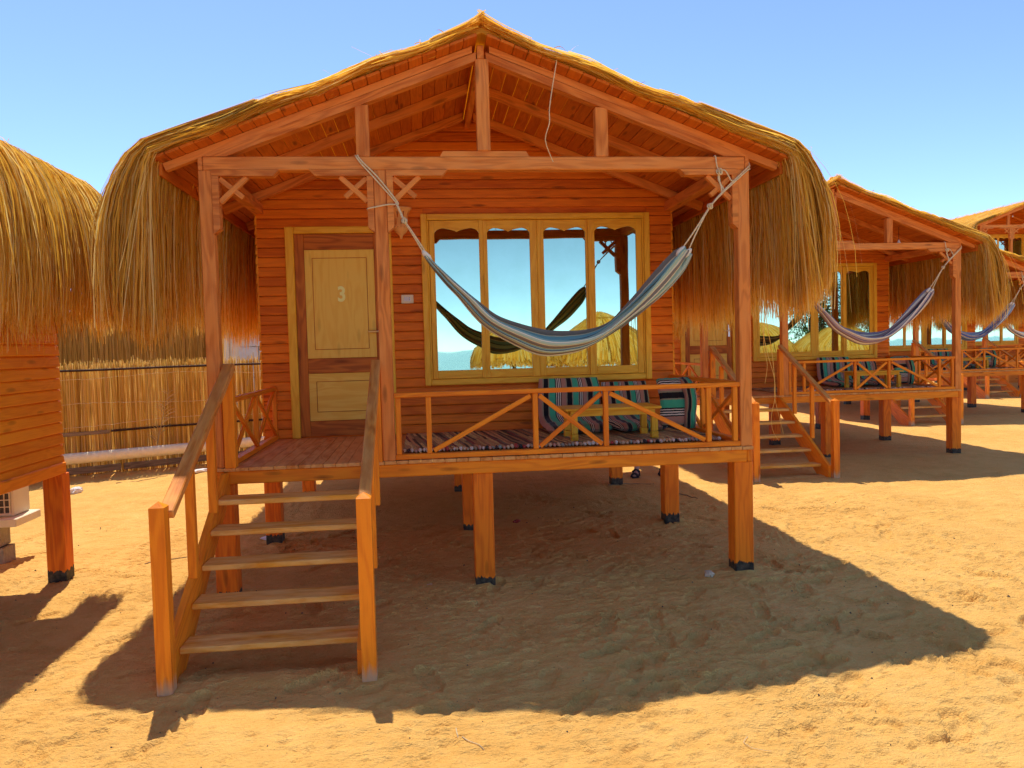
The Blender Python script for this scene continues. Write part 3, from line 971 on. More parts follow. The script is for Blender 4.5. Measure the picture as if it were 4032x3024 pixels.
def build_bungalow():
    root = empty("bungalow")
    # ---------------- stilts
    for iy, y in enumerate(STILT_Y):
        for ix, x in enumerate(STILT_X):
            def fn():
                mb = MB()
                cbox(mb, (0, 0, (RB - 0.2) / 2), (0.147, 0.147, RB + 0.2), ch=0.006)
                return mb.mesh("stilt", M['stilt'])
            link("stilt", shared('stilt', fn), root, (x, y, 0))
    # ---------------- deck
    deck = empty("deck")
    deck.parent = root
    for nm, p0, p1 in (("rim_beam", (0.003, 0.0, RB), (3.956, 0.07, 0.955)), ("rim_beam", (0.0, 0.074, RB), (0.07, BACK - 0.02, 0.953)),
                       ("rim_beam", (3.93, 0.074, RB), (4.0, BACK - 0.02, 0.953)), ("beam_end", (3.958, 0.002, RB + 0.001), (3.999, 0.072, 0.954)),
                       ("rim_beam", (0.07, BACK - 0.09, RB), (3.93, BACK - 0.02, 0.953)),
                       ("joist", (0.07, 1.82, RB + 0.004), (3.93, 1.89, 0.951)), ("joist", (0.07, 2.9, RB + 0.004), (3.93, 2.97, 0.951)), ("joist", (0.07, 4.06, RB + 0.004), (3.93, 4.13, 0.951))):
        mb = MB()
        box(mb, p0, p1, 0.006)
        obj(nm, mb, 'orange', deck)
    nP = 46
    pw = 4.0 / nP
    def plank():
        mb = MB()
        cbox(mb, (0, (W + 0.02) / 2 - 0.018, DT - 0.0125), (pw - 0.0025, W + 0.02, 0.025), ch=0.002)
        return mb.mesh("deck_plank", M['deck'])
    for i in range(nP):
        o = link("deck_plank", shared('dplank', plank), deck, ((i + 0.5) * pw, random.uniform(-0.003, 0.003), random.uniform(-0.0015, 0.0008)))
    mb = MB()
    box(mb, (0.05, W + 0.03, 0.93), (3.95, BACK - 0.1, DT - 0.004))
    obj("floor", mb, 'oldwood', root)
    # ---------------- front posts
    for x0 in (0.0, 1.206, 3.908):
        def fn():
            mb = MB()
            cbox(mb, (0, 0, (BB - DT) / 2 + DT), (0.092, 0.092, BB - DT), ch=0.005)
            return mb.mesh("post", M['faded'])
        link("post", shared('fpost', fn), root, (x0 + 0.046, 0.046, 0))
    # ---------------- tie beam, side plates
    mb = MB()
    box(mb, (0.034, 0.0, BB), (3.966, 0.092, BT), 0.006)
    obj("tie_beam", mb, 'faded', root)
    for x0, x1, xe0, xe1 in ((0.0, 0.092, 0.0, 0.031), (3.908, 4.0, 3.969, 4.0)):
        mb = MB()
        box(mb, (x0, 0.095, BB + 0.001), (x1, BACK, BT - 0.001), 0.006)
        box(mb, (xe0, 0.002, BB + 0.002), (xe1, 0.094, BT - 0.002), 0.004)
        obj("wall_plate", mb, 'faded', root)
    mb = MB()
    prism(mb, [(1.685, BT + 0.001), (2.335, BT + 0.001), (2.312, BT + 0.04), (1.708, BT + 0.04)], (0, 0.08, 0), (0, 0.006, 0), (1, 0, 0), (0, 0, 1))
    obj("saddle_block", mb, 'faded', root)
    mb = MB()
    box(mb, (1.957, -0.006, BT + 0.041), (2.053, 0.086, 3.862), 0.005)
    obj("king_post", mb, 'faded', root)
    for xc in (1.139, 2.878):
        mb = MB()
        dd = abs(xc - 2.0)
        zt = 3.925 - 0.0585 - SL * (dd + 0.048)
        box(mb, (xc - 0.047, 0.004, BT + 0.001), (xc + 0.047, 0.082, zt + 0.018), 0.005)
        obj("queen_post", mb, 'faded', root)
    # ---------------- rafters
    def rafter(y0, y1, d0, d1, top, th, name, mat):
        for s in (-1, 1):
            mb = MB()
            pts = [(d0, top - SL * d0), (d1, top - SL * d1), (d1 - 0.02, top - SL * d1 - th), (d0, top - th - SL * d0)]
            if name == "gable_rafter":
                de = (top - BT - 0.002) / SL
                pts = [(d0, top - SL * d0), (de, BT + 0.002), (de - th / SL, BT + 0.002), (d0, top - th - SL * d0)]
            q = [(2 + s * a, b) for a, b in pts]
            if s > 0:
                q = q[::-1]
            prism(mb, q, (0, y1, 0), (0, y0, 0), (1, 0, 0), (0, 0, 1))
            # grain along the slope
            g = []
            for (x, y, z) in mb.v:
                dd = abs(x - 2)
                g.append((dd * 1.07, z + SL * dd + s * 3.1, y + y0 * 7))
            mb.g = g
            obj(name, mb, mat, root)
    rafter(0.0, 0.085, 0.035, 1.97, 3.923, 0.0585, "gable_rafter", 'faded')
    rafter(0.004, 0.062, 0.062, 2.235, RZ - 0.002, 0.049, "rafter", 'faded')
    for y in (0.82, 1.62, 2.6, 3.6, 4.7, 5.8):
        rafter(y, y + 0.055, 0.05, 2.235, RZ - 0.002, 0.07, "rafter", 'faded')
    mb = MB()
    box(mb, (1.972, -0.004, 3.863), (2.022, BACK + 0.1, 3.958), 0.004)
    obj("ridge_beam", mb, 'faded', root)
    for s in (-1, 1):
        mb = MB()
        x = 2 + s * 2.246
        zt = RZ - SL * 2.235 - 0.004
        box(mb, (x - 0.010, -0.02, zt - 0.085), (x + 0.010, BACK + 0.13, zt), 0.003)
        obj("fascia", mb, 'soffit', root)
    # ---------------- roof with planks and thatch
    roof = build_thatch(root)
    nR = 23
    d0 = 0.03
    pw = (2.27 - d0) / nR
    ln = math.sqrt(1 + SL * SL)
    for s in (-1, 1):
        ex = Vector((s * 1 / ln, 0, -SL / ln))
        ez = Vector((s * SL / ln, 0, 1 / ln))
        for i in range(nR):
            dc = d0 + (i + 0.5) * pw
            yl = BACK + 0.27 + 0.14
            def fn():
                mb = MB()
                cbox(mb, (0, 0, 0), (pw * ln - 0.004, yl, 0.021), (ex, (0, 1, 0), ez), 0.0025)
                return mb.mesh("roof_plank", M['soffit'])
            link("roof_plank", shared(('rpl', s), fn), roof,
                 (2 + s * dc + ez.x * 0.0115, yl / 2 - 0.14 + random.uniform(-0.006, 0.004), RZ - SL * dc + ez.z * 0.0115 + random.uniform(0, 0.0015)))
    # ---------------- brackets
    bracket(root, 0.092, 1, 0.457)
    bracket(root, 1.206, -1, 0.445)
    bracket(root, 1.298, 1, 0.436)
    bracket(root, 3.908, -1, 0.447)
    # ---------------- walls
    mb = MB()
    box(mb, (XW0 + 0.02, W + 0.024, DT - 0.05), (XW1 - 0.02, W + 0.07, 3.26))
    prism(mb, [(XW0 + 0.05, 3.262), (XW1 - 0.05, 3.262), (2.03, 3.955), (1.97, 3.955)], (0, W + 0.07, 0), (0, W + 0.026, 0), (1, 0, 0), (0, 0, 1))
    wall = obj("wall", mb, 'board', root)
    D0, D1, DZ = KX(0.313), KX(1.262), KZ(2.921)
    V0, V1, VZ0, VZ1 = KX(1.531), KX(3.682), KZ(1.449), KZ(3.025)
    z = DT + 0.003
    while z < 3.90:
        zt = z + PITCH
        half = (RZ - 0.004 - (zt - 0.035)) / SL
        a, b = max(XW0, 2 - half), min(XW1, 2 + half)
        cuts = []
        if z < DZ - 0.02:
            cuts.append((D0 + 0.025, D1 - 0.025))
        if zt > VZ0 + 0.02 and z < VZ1 - 0.02:
            cuts.append((V0 + 0.025, V1 - 0.025))
        segs, p = [], a
        for c0, c1 in cuts:
            segs.append((p, c0)); p = c1
        segs.append((p, b))
        for s0, s1 in segs:
            if s1 - s0 > 0.03:
                link("board", lap_board_mesh(s1 - s0), wall, (s0, W + 0.020 + random.uniform(-0.0015, 0.0015), z))
        z = zt
    for (nm, x, rz, x0) in (("left_wall", XW0, -math.pi / 2, 0), ("right_wall", XW1, math.pi / 2, 0)):
        mb = MB()
        xa, xb = (x + 0.0, x + 0.05) if nm == "left_wall" else (x - 0.05, x)
        box(mb, (xa, W + 0.075, DT - 0.02), (xb, BACK - 0.03, 3.20))
        wl_ = obj("wall", mb, 'board', root)
        L = BACK - W - 0.01
        z = DT - 0.06
        while z < 3.16:
            o = link("board", lap_board_mesh(L, 'sideboard_lit'), wl_)
            if nm == "left_wall":
                o.location = (x + 0.0, BACK - 0.01, z); o.rotation_euler = (0, 0, -math.pi / 2)
            else:
                o.location = (x - 0.0, W, z); o.rotation_euler = (0, 0, math.pi / 2)
            z += PITCH
    mb = MB()
    box(mb, (XW0 + 0.02, BACK - 0.03, DT - 0.02), (XW1 - 0.02, BACK, 3.20))
    prism(mb, [(XW0 + 0.05, 3.202), (XW1 - 0.05, 3.202), (2.03, 3.955), (1.97, 3.955)], (0, BACK, 0), (0, BACK - 0.03, 0), (1, 0, 0), (0, 0, 1))
    obj("wall", mb, 'board', root)
    # ---------------- door
    mb = MB()
    yf, yb = W - 0.022, W + 0.03
    box(mb, (D0, yf, DT + 0.002), (D0 + 0.078, yb, DZ), 0.006)
    box(mb, (D1 - 0.078, yf, DT + 0.002), (D1, yb, DZ), 0.006)
    box(mb, (D0 + 0.079, yf + 0.001, DZ - 0.064), (D1 - 0.079, yb, DZ - 0.001), 0.006)
    obj("door_frame", mb, 'yellow', root)
    mb = MB()
    la, lb, lz0, lz1 = D0 + 0.080, D1 - 0.080, DT + 0.014, DZ - 0.066
    yd = W + 0.004
    box(mb, (la, yd, lz0), (la + 0.088, yd + 0.035, lz1))
    box(mb, (lb - 0.088, yd, lz0), (lb, yd + 0.035, lz1))
    for za, zb in ((lz0, KZ(1.157)), (KZ(1.592), KZ(1.728)), (KZ(2.714), lz1)):
        box(mb, (la + 0.0885, yd + 0.001, za), (lb - 0.0885, yd + 0.034, zb))
    door = obj("door", mb, 'doorwood', root)
    for za, zb in ((1.158, 1.591), (1.729, 2.713)):
        za, zb = KZ(za) + 0.0005, KZ(zb) - 0.0005
        mb = MB()
        box(mb, (la + 0.088, yd + 0.008, za), (lb - 0.088, yd + 0.028, zb), 0.002)
        pn = obj("door_panel", mb, 'ply', door)
        xa, xb, z0_, z1_ = la + 0.156, lb - 0.156, za + 0.080, zb - 0.074
        for (p0, p1) in (((xa, z0_), (xb, z0_ + 0.006)), ((xa, z1_ - 0.006), (xb, z1_)), ((xa, z0_ + 0.0065), (xa + 0.006, z1_ - 0.0065)), ((xb - 0.006, z0_ + 0.0065), (xb, z1_ - 0.0065))):
            mb = MB()
            box(mb, (p0[0], yd + 0.004, p0[1]), (p1[0], yd + 0.0078, p1[1]), 0.001)
            obj("panel_bead", mb, 'doorwood', pn)
    mb = MB()
    hz, hx = KZ(1.962), KX(1.134)
    box(mb, (hx - 0.016, yd - 0.006, hz - 0.1), (hx + 0.016, yd - 0.0005, hz + 0.1), 0.002)
    tube(mb, [(hx, yd - 0.003, hz), (hx, yd - 0.045, hz), (hx - 0.02, yd - 0.052, hz), (hx - 0.105, yd - 0.050, hz)], 0.009, 8)
    obj("door_handle", mb, 'chrome', door)
    # ---------------- window
    mb = MB()
    yf, yb = W - 0.028, W + 0.03
    fw = 0.058
    box(mb, (V0, yf, VZ0), (V0 + fw, yb, VZ1), 0.006)
    box(mb, (V1 - fw, yf, VZ0), (V1, yb, VZ1), 0.006)
    box(mb, (V0 + fw + .001, yf + .001, VZ1 - fw), (V1 - fw - .001, yb, VZ1 - .001), 0.006)
    box(mb, (V0 + fw + .001, yf + .001, VZ0 + .001), (V1 - fw - .001, yb, VZ0 + fw), 0.006)
    # inner reveal
    box(mb, (V0 + fw + .001, yf + 0.014, VZ0 + fw + .001), (V0 + fw + 0.016, yb, VZ1 - fw - .001), 0.003)
    box(mb, (V1 - fw - 0.016, yf + 0.014, VZ0 + fw + .001), (V1 - fw - .001, yb, VZ1 - fw - .001), 0.003)
    win = obj("window", mb, 'yellow', root)
    z0, z1 = VZ0 + fw + 0.003, VZ1 - fw - 0.003
    for k, (sa, sb, ga, gb, yo) in enumerate(((1.607, 2.103, 1.655, 2.065, 0.0), (2.104, 2.607, 2.142, 2.540, 0.012), (2.608, 3.108, 2.671, 3.066, 0.010), (3.088, 3.606, 3.151, 3.550, -0.012))):
        sa, sb, ga, gb = KX(sa), KX(sb), KX(ga), KX(gb)
        ya, yb2 = W - 0.006 + yo, W + 0.022 + yo
        gz0, gz1 = KZ(1.585), KZ(2.90)
        mb = MB()
        box(mb, (sa, ya, z0), (ga, yb2, z1), 0.003)
        box(mb, (gb, ya, z0), (sb, yb2, z1), 0.003)
        box(mb, (ga + .0005, ya + .001, z0 + .001), (gb - .0005, yb2, gz0), 0.003)
        wv, gw = [], gb - ga
        for t in np.linspace(0, 1, 25):
            c = min(t, 1 - t) * 2
            zz = 2.852 + 0.044 * min(1, (c / 0.30)) ** 0.5 - 0.030 * max(0, (c - 0.38) / 0.62) ** 1.3 + (0.010 if 0.92 < c < 0.999 else 0) - (0.006 if c >= 0.999 else 0)
            wv.append((ga + .0005 + t * (gw - .001), KZ(zz)))
        poly = wv + [(gb - .0005, z1 - .001), (ga + .0005, z1 - .001)]
        n0 = len(wv)
        # build as strips so the concave outline triangulates cleanly
        vs, fs, gs = [], [], []
        for (x, zz) in wv:
            for yy in (ya + 0.002, yb2):
                vs += [(x, yy, zz), (x, yy, z1 - .001)]
                gs += [(x, zz, yy), (x, z1, yy)]
        for i in range(n0 - 1):
            a, b = i * 4, (i + 1) * 4
            fs += [[a, b, b + 1, a + 1], [a + 2, a + 3, b + 3, b + 2], [a, a + 2, b + 2, b]]
        mb.add(vs, fs, gs)
        obj("sash", mb, 'yellow', win)
        mb = MB()
        yg = ya + 0.012
        e = (0.0012, -0.0010, 0.0006, -0.0008)[k]
        mb.add([(ga - .004, yg + e, gz0 - 0.004), (gb + .004, yg - e, gz0 - 0.004), (gb + .004, yg - e + 0.001, gz1), (ga - .004, yg + e + .001, gz1),
                (ga - .004, yg + e + .003, gz0 - 0.004), (gb + .004, yg - e + .003, gz0 - 0.004), (gb + .004, yg - e + 0.004, gz1), (ga - .004, yg + e + .004, gz1)],
               [[0, 1, 2, 3], [7, 6, 5, 4], [0, 4, 5, 1], [2, 6, 7, 3], [1, 5, 6, 2], [3, 7, 4, 0]], [(0, 0, 0)] * 8)
        obj("pane", mb, 'glass', win)
    # ---------------- clay wall lamp
    mb = MB()
    prof = [(0.004, -0.146), (0.013, -0.142), (0.015, -0.120), (0.034, -0.100), (0.056, -0.078), (0.067, -0.055), (0.069, -0.042), (0.069, -0.034), (0.067, -0.020),
            (0.065, 0.000), (0.064, 0.02), (0.064, 0.035), (0.065, 0.048), (0.068, 0.065), (0.072, 0.082), (0.081, 0.10), (0.094, 0.120), (0.106, 0.138), (0.099, 0.138)]
    lathe(mb, prof, (KX(1.356), W - 0.108, KZ(2.928)), 40,
          lambda i, j: (8 <= i <= 10 and j % 5 == 0) or (12 <= i <= 14 and j % 5 == 2) or (i == 6 and j % 3 == 0))
    obj("wall_lamp", mb, 'clay', root, True)
    # ---------------- switch plate
    mb = MB()
    box(mb, (KX(1.335), W - 0.022, KZ(2.212)), (KX(1.447), W - 0.003, KZ(2.291)), 0.006)
    sw = obj("switch_plate", mb, 'beige', root)
    mb = MB()
    for k in range(3):
        xx = KX(1.362) + k * 0.020
        box(mb, (xx, W - 0.026, KZ(2.232)), (xx + 0.0185, W - 0.0222, KZ(2.272)), 0.001)
    obj("switch", mb, 'white', sw)
    mb = MB()
    for zz in (KZ(2.241), KZ(2.258)):
        box(mb, (KX(1.362) + 0.046, W - 0.0285, zz), (KX(1.362) + 0.052, W - 0.0262, zz + 0.006), 0.0008)
    obj("socket_hole", mb, 'black', sw)
    # ---------------- railings
    railing(root, "railing", (1.300, 0.026), (3.906, 0.026), ['', '/', 'x', '\\', ''],
            [0.026, 0.246, 1.033, 1.566, 2.363, 2.571], DT + 0.003, 1.474)
    for nm, x in (("left_railing", 0.130), ("right_railing", 3.948)):
        railing(root, "railing", (x, 0.096), (x, W - 0.005), ['x', 'x'], [0.022, 0.84, 1.67], DT + 0.003, 1.474)
    # ---------------- stairs
    st = empty("staircase")
    st.parent = root
    for xa, xb in ((0.088, 0.126), (1.112, 1.150)):
        mb = MB()
        pts = [(-1.47, 0.02 - 0.12), (-1.33, 0.02 - 0.12), (-0.001, 0.80), (-0.001, 0.952), (-0.10, 0.952), (-1.47, 0.16)]
        prism(mb, pts, (xa, 0, 0), (xb, 0, 0), (0, 1, 0), (0, 0, 1))
        mb.g = [(y * 0.87 + z * 0.5, z * 0.87 - y * 0.5, x) for x, y, z in mb.v]
        obj("stringer", mb, 'orange', st)
    for k, yf in enumerate((-1.285, -1.025, -0.79, -0.570, -0.395)):
        zt = (k + 1) * 0.1637 + 0.002
        def fn():
            mb = MB()
            cbox(mb, (0, 0.1, -0.017), (0.984, 0.2, 0.034), ch=0.005)
            return mb.mesh("tread", M['tread'])
        link("tread", shared('tread', fn), st, (0.619, yf, zt))
    for xa in (0.128, 1.180):
        def fn():
            mb = MB()
            h, zt = 0.039, 1.002
            vs = [(-h, -h, -0.15), (h, -h, -0.15), (h, h, -0.15), (-h, h, -0.15), (-h, -h, zt), (h, -h, zt), (h, h, zt), (-h, h, zt), (0, 0, zt + 0.03)]
            c = 0.85
            fs = [[0, 3, 2, 1], [0, 1, 5, 4], [1, 2, 6, 5], [2, 3, 7, 6], [3, 0, 4, 7], [4, 5, 8], [5, 6, 8], [6, 7, 8], [7, 4, 8]]
            mb.add(vs, fs, [(z, x, y) for x, y, z in vs])
            return mb.mesh("newel_post", M['newel'])
        link("newel_post", shared('newel', fn), st, (xa if xa < 1 else 1.181, -1.512, 0))
    for xa, xb in ((0.106, 0.182), (1.138, 1.2045)):
        mb = MB()
        box(mb, (xa, -0.040, DT + 0.001), (xb, 0.040, 1.655), 0.004)
        obj("newel_post", mb, 'orange', st)
    for xc, wd in ((0.152, 0.078), (1.178, 0.066)):
        mb = MB()
        beam(mb, (xc, -1.475, 0.950), (xc, 0.02, 1.700), wd, 0.050, (0, 0, 1), 0.006)
        obj("handrail", mb, 'rail', st)
    for xc in (0.108, 1.172):
        for yb_ in (-0.92, -0.42):
            mb = MB()
            zb_ = 0.16 + (yb_ + 1.47) * 0.578
            zt_ = 0.950 + (yb_ + 1.475) * 0.5017 - 0.035
            if xc < 1:
                box(mb, (xc - 0.016, yb_ - 0.026, zb_ - 0.02), (xc + 0.036, yb_ + 0.026, zt_), 0.004)
            else:
                box(mb, (xc - 0.018, yb_ - 0.024, zb_ - 0.02), (xc + 0.030, yb_ + 0.024, zt_), 0.004)
            obj("baluster", mb, 'orange', st)
    return root

B1 = build_bungalow()
tag(B1, "large bungalow in front with door number 3 and blue grey hammock", "bungalow", "thatched bungalows in a staggered row")
OFF = {0: (-5.39, -5.20), 2: (5.50, 5.21), 3: (11.08, 10.55), 4: (17.15, 16.35)}
LBL = {0: "bungalow cut off by the left edge, only its side wall and thatch showing",
       2: "second bungalow of the row, plum and white hammock on its porch",
       3: "third bungalow of the row, half hidden behind the plum hammock porch",
       4: "farthest single storey bungalow, seen under the navy hammock"}
BUN = {1: B1}
for k, (ox, oy) in OFF.items():
    c = copy_tree(B1)
    c.location = (ox, oy, 0.0)
    tag(c, LBL[k], "bungalow", "thatched bungalows in a staggered row")
    BUN[k] = c
    if k == 0:                      # this one carries a shorter thatch
        for ch in c.children:
            if ch.name.split('.')[0] == 'roof':
                ch.scale = (0.955, 1.0, 1.0)
                ch.location = (2.0 * (1 - 0.955), 0, 0)

# number on the door of the nearest bungalow
fc = bpy.data.curves.new("door_number", 'FONT')
fc.body = "3"
fc.size = 0.19
fc.extrude = 0.002
fc.offset = 0.006
tmp = bpy.data.objects.new("tmp_text", fc)
COL.objects.link(tmp)
dg = bpy.context.evaluated_depsgraph_get()
me3 = bpy.data.meshes.new_from_object(tmp.evaluated_get(dg))
bpy.data.objects.remove(tmp)
bx = np.array([v.co[:] for v in me3.vertices])
mn, mx = bx.min(0), bx.max(0)
for v in me3.vertices:
    x = (v.co.x - mn[0]) / (mx[0] - mn[0]) * 0.068
    zz = (v.co.y - mn[1]) / (mx[1] - mn[1]) * 0.147
    v.co = (KX(0.763) + x, W + 0.0095 - v.co.z, KZ(2.240) + zz)
me3.materials.clear()
me3.materials.append(M['number'])
door1 = [c for c in B1.children if c.name.split('.')[0] == 'door'][0]
link("door_number", me3, door1)

# two storey bungalow at the far right
B5 = copy_tree(B1, skip=("stilt", "staircase", "door_number"))
B5.name = "two_storey_bungalow"
B5.location = (21.7, 21.0, 2.60)
tag(B5, "tall two storey bungalow rising behind the others at the right edge", "bungalow")
mb = MB()
box(mb, (0.0, 0.0, -2.60), (4.0, 0.1, RB - 0.35), 0.004)
box(mb, (0.0, 0.12, -2.60), (4.0, BACK, RB - 0.002), 0.004)
obj("lower_storey", mb, 'board', B5)
for x in (0.046, 1.95, 3.95):
    mb = MB()
    box(mb, (x - 0.06, -0.12, -2.60), (x + 0.06, -0.005, RB - 0.001))
    obj("post", mb, 'orange', B5)

def bulb(parent, loc):
    mb = MB()
    lathe(mb, [(0.002, -0.055), (0.02, -0.05), (0.03, -0.032), (0.028, -0.012), (0.016, 0.012), (0.014, 0.03), (0.002, 0.032)], loc, 14)
    o = obj("light_bulb", mb, 'bulb', parent, True)
    mb = MB()
    tube(mb, [(loc[0], loc[1], loc[2] + 0.03), (loc[0], loc[1], loc[2] + 0.22)], 0.004, 5)
    obj("cable", mb, 'black', o)
bulb(BUN[2], (3.30, 0.45, 3.24))
bulb(B5, (1.60, 0.40, 3.55))

# dangling wire on the near gable and loose stems hanging from its thatch
mb = MB()
pts = cat_interp([(2.53, -0.15, 3.86), (2.522, -0.165, 3.79), (2.49, -0.16, 3.62), (2.464, -0.16, 3.461), (2.462, -0.155, 3.365), (2.434, -0.13, 3.249), (2.50, -0.05, 3.118)], 24)
tube(mb, pts, 0.0035, 5)
obj("dangling_wire", mb, 'rope', B1)
for P in ([(4.10, -0.02, 2.15), (4.09, -0.04, 1.985), (4.085, -0.03, 1.75), (4.115, -0.02, 1.60), (4.104, 0, 1.455)],
          [(4.07, -0.02, 2.2), (4.063, -0.04, 1.953), (4.10, -0.04, 1.72), (4.165, -0.03, 1.50), (4.17, -0.02, 1.36), (4.20, -0.02, 1.22), (4.249, 0, 1.06)],
          [(4.10, 0.0, 2.2), (4.11, -0.02, 1.95), (4.15, -0.02, 1.72), (4.177, 0, 1.543), (4.185, 0, 1.36), (4.155, 0, 1.22), (4.16, 0, 1.10), (4.205, 0, 1.02)]):
    mb = MB()
    tube(mb, cat_interp(P, 22), [0.0035 - 0.002 * i / 21 for i in range(22)], 4)
    lo = obj("loose_stem", mb, 'straw', B1)
    a = lo.data.attributes.new('rnd', 'FLOAT', 'POINT')
    a.data.foreach_set('value', np.full(len(lo.data.vertices), 0.85, dtype=np.float32))

# ------------------------------------------------------------------ hammocks
def hammock(mat, sag=0.0, seed=1, flip=0.0):
    root = empty("hammock")
    rng = np.random.default_rng(seed)
    top = [(1.553, 2.474), (1.66, 2.372), (1.804, 2.239), (1.95, 2.118), (2.09, 2.015), (2.319, 1.936), (2.504, 1.900), (2.739, 1.903), (2.901, 1.951), (3.010, 2.050), (3.124, 2.169), (3.271, 2.333), (3.40, 2.462), (3.470, 2.497)]
    bot = [(1.549, 2.452), (1.600, 2.375), (1.687, 2.263), (1.774, 2.167), (1.950, 1.954), (2.149, 1.821), (2.369, 1.724), (2.584, 1.732), (2.736, 1.779), (2.928, 1.885), (3.102, 2.002), (3.267, 2.129), (3.43, 2.300), (3.512, 2.440)]
    nu, nv = 72, 41
    T, Bm = cat_interp(top, nu), cat_interp(bot, nu)
    T[:, 1] -= sag * np.sin(np.linspace(0, math.pi, nu)); Bm[:, 1] -= sag * np.sin(np.linspace(0, math.pi, nu))
    vs, st, fs = [], [], []
    ph = rng.uniform(0, 6, 6)
    for i in range(nu):
        u = i / (nu - 1)
        t, b = T[i], Bm[i]
        L = math.hypot(t[0] - b[0], t[1] - b[1])
        spread = math.sin(math.pi * u) ** 0.55
        dep = 0.035 + 0.17 * spread
        for j in range(nv):
            v = j / (nv - 1)
            # profile: back edge (v=0, top) -> belly (bottom) -> front edge, folded over lower than the back
            ang = math.pi * v
            y = -dep * math.cos(ang) * -1.0
            y = dep * math.cos(ang) * 0.55 + 0.012
            s = math.sin(ang) ** 0.75                       # 0 at the edges, 1 at the belly
            front = max(0.0, (v - 0.5) * 2)
            k = (1 - s) * (1.0 - 0.42 * front * spread)
            fold = 0.017 * math.sin(v * 34 + ph[0] + 2.5 * math.sin(u * 5 + ph[1])) + 0.012 * math.sin(v * 61 + ph[2] + u * 7)
            fold *= (0.45 + 0.55 * (1 - spread)) * (0.4 + s)
            x = b[0] + (t[0] - b[0]) * k
            z = b[1] + (t[1] - b[1]) * k
            nx, nz = (t[0] - b[0]) / (L + 1e-6), (t[1] - b[1]) / (L + 1e-6)
            y2 = y * (0.25 + 0.75 * spread) + fold
            vs.append((x - nz * fold * 0.3, -0.055 + y2, z + 0.3 * fold))
            st.append((v * 0.995 + flip, u * 3.0, 0))
    for i in range(nu - 1):
        for j in range(nv - 1):
            a = i * nv + j
            fs.append([a, a + 1, a + nv + 1, a + nv])
    mb = MB()
    mb.add(vs, fs, st)
    cl = obj("cloth", mb, mat, root, True, 'st')
    md = cl.modifiers.new("thick", 'SOLIDIFY')
    md.thickness = 0.004
    # gathered ends
    for (px, pz, dx, dz) in ((1.553, 2.470, 0.5, -0.6), (3.455, 2.478, -0.5, -0.55), (3.505, 2.462, -0.5, -0.55)):
        mb = MB()
        tube(mb, [(px - dx * 0.03, -0.055, pz - dz * 0.03), (px, -0.055, pz), (px + dx * 0.05, -0.055, pz + dz * 0.05), (px + dx * 0.09, -0.055, pz + dz * 0.09)], [0.010, 0.020, 0.024, 0.012], 9)
        mb.g = [(0.96, 0, 0)] * len(mb.g)
        obj("gathered_end", mb, mat, root, True, 'st')
    def rope(paths, r=0.0058):
        mb = MB()
        for p in paths:
            tube(mb, cat_interp(p, max(8, 3 * len(p))), r, 6)
        return obj("rope", mb, 'rope', root, True)
    rope([[(1.089, 0.02, 3.174), (1.089, -0.012, 3.168), (1.12, -0.02, 3.12), (1.22, -0.024, 3.005), (1.355, -0.030, 2.845), (1.372, -0.032, 2.815)],
          [(1.105, 0.02, 3.174), (1.102, -0.012, 3.172), (1.13, -0.02, 3.13), (1.24, -0.024, 3.015), (1.365, -0.034, 2.850), (1.376, -0.034, 2.822)],
          [(1.372, -0.030, 2.822), (1.30, -0.024, 2.822), (1.22, -0.020, 2.808), (1.163, -0.016, 2.797), (1.158, 0.02, 2.797), (1.158, 0.09, 2.80)],
          [(1.360, -0.030, 2.832), (1.39, -0.045, 2.760), (1.414, -0.052, 2.702), (1.47, -0.055, 2.61), (1.540, -0.055, 2.484)],
          [(1.368, -0.034, 2.826), (1.398, -0.048, 2.755), (1.420, -0.056, 2.702), (1.485, -0.06, 2.60), (1.556, -0.055, 2.488)]])
    rope([[(4.004, 0.03, 3.14), (4.004, 0.0, 3.10), (3.985, -0.014, 3.085), (3.87, -0.03, 2.985), (3.765, -0.045, 2.890), (3.672, -0.052, 2.790), (3.555, -0.055, 2.62), (3.462, -0.055, 2.494)],
          [(4.004, 0.03, 3.12), (4.004, 0.0, 3.075), (3.980, -0.014, 3.062), (3.86, -0.034, 2.962), (3.762, -0.050, 2.880), (3.668, -0.058, 2.782), (3.58, -0.055, 2.63), (3.507, -0.055, 2.482)],
          [(3.735, 0.02, 3.172), (3.735, -0.012, 3.165), (3.742, -0.016, 3.10), (3.756, -0.020, 3.05), (3.762, -0.024, 2.97), (3.785, -0.04, 2.915), (3.766, -0.05, 2.89)],
          [(3.758, -0.02, 3.05), (3.75, -0.022, 3.0), (3.768, -0.03, 2.94), (3.768, -0.045, 2.88)],
          [(3.765, -0.02, 3.058), (3.80, -0.024, 3.06), (3.828, -0.026, 3.02), (3.845, -0.03, 2.985), (3.868, -0.036, 2.975)]])
    for (cx, cy, cz, r) in ((1.417, -0.054, 2.702, 0.018), (3.670, -0.055, 2.788, 0.019), (3.758, -0.024, 3.048, 0.022)):
        mb = MB()
        for q in range(3):
            a0 = q * 1.1
            tube(mb, [(cx + r * math.cos(a) * math.cos(a0), cy - abs(math.sin(a0)) * 0.01 + 0.012 * math.sin(a + q), cz + r * math.sin(a)) for a in np.linspace(0, 6.28, 13)], 0.006, 5)
        obj("knot", mb, 'rope', root, True)
    return root

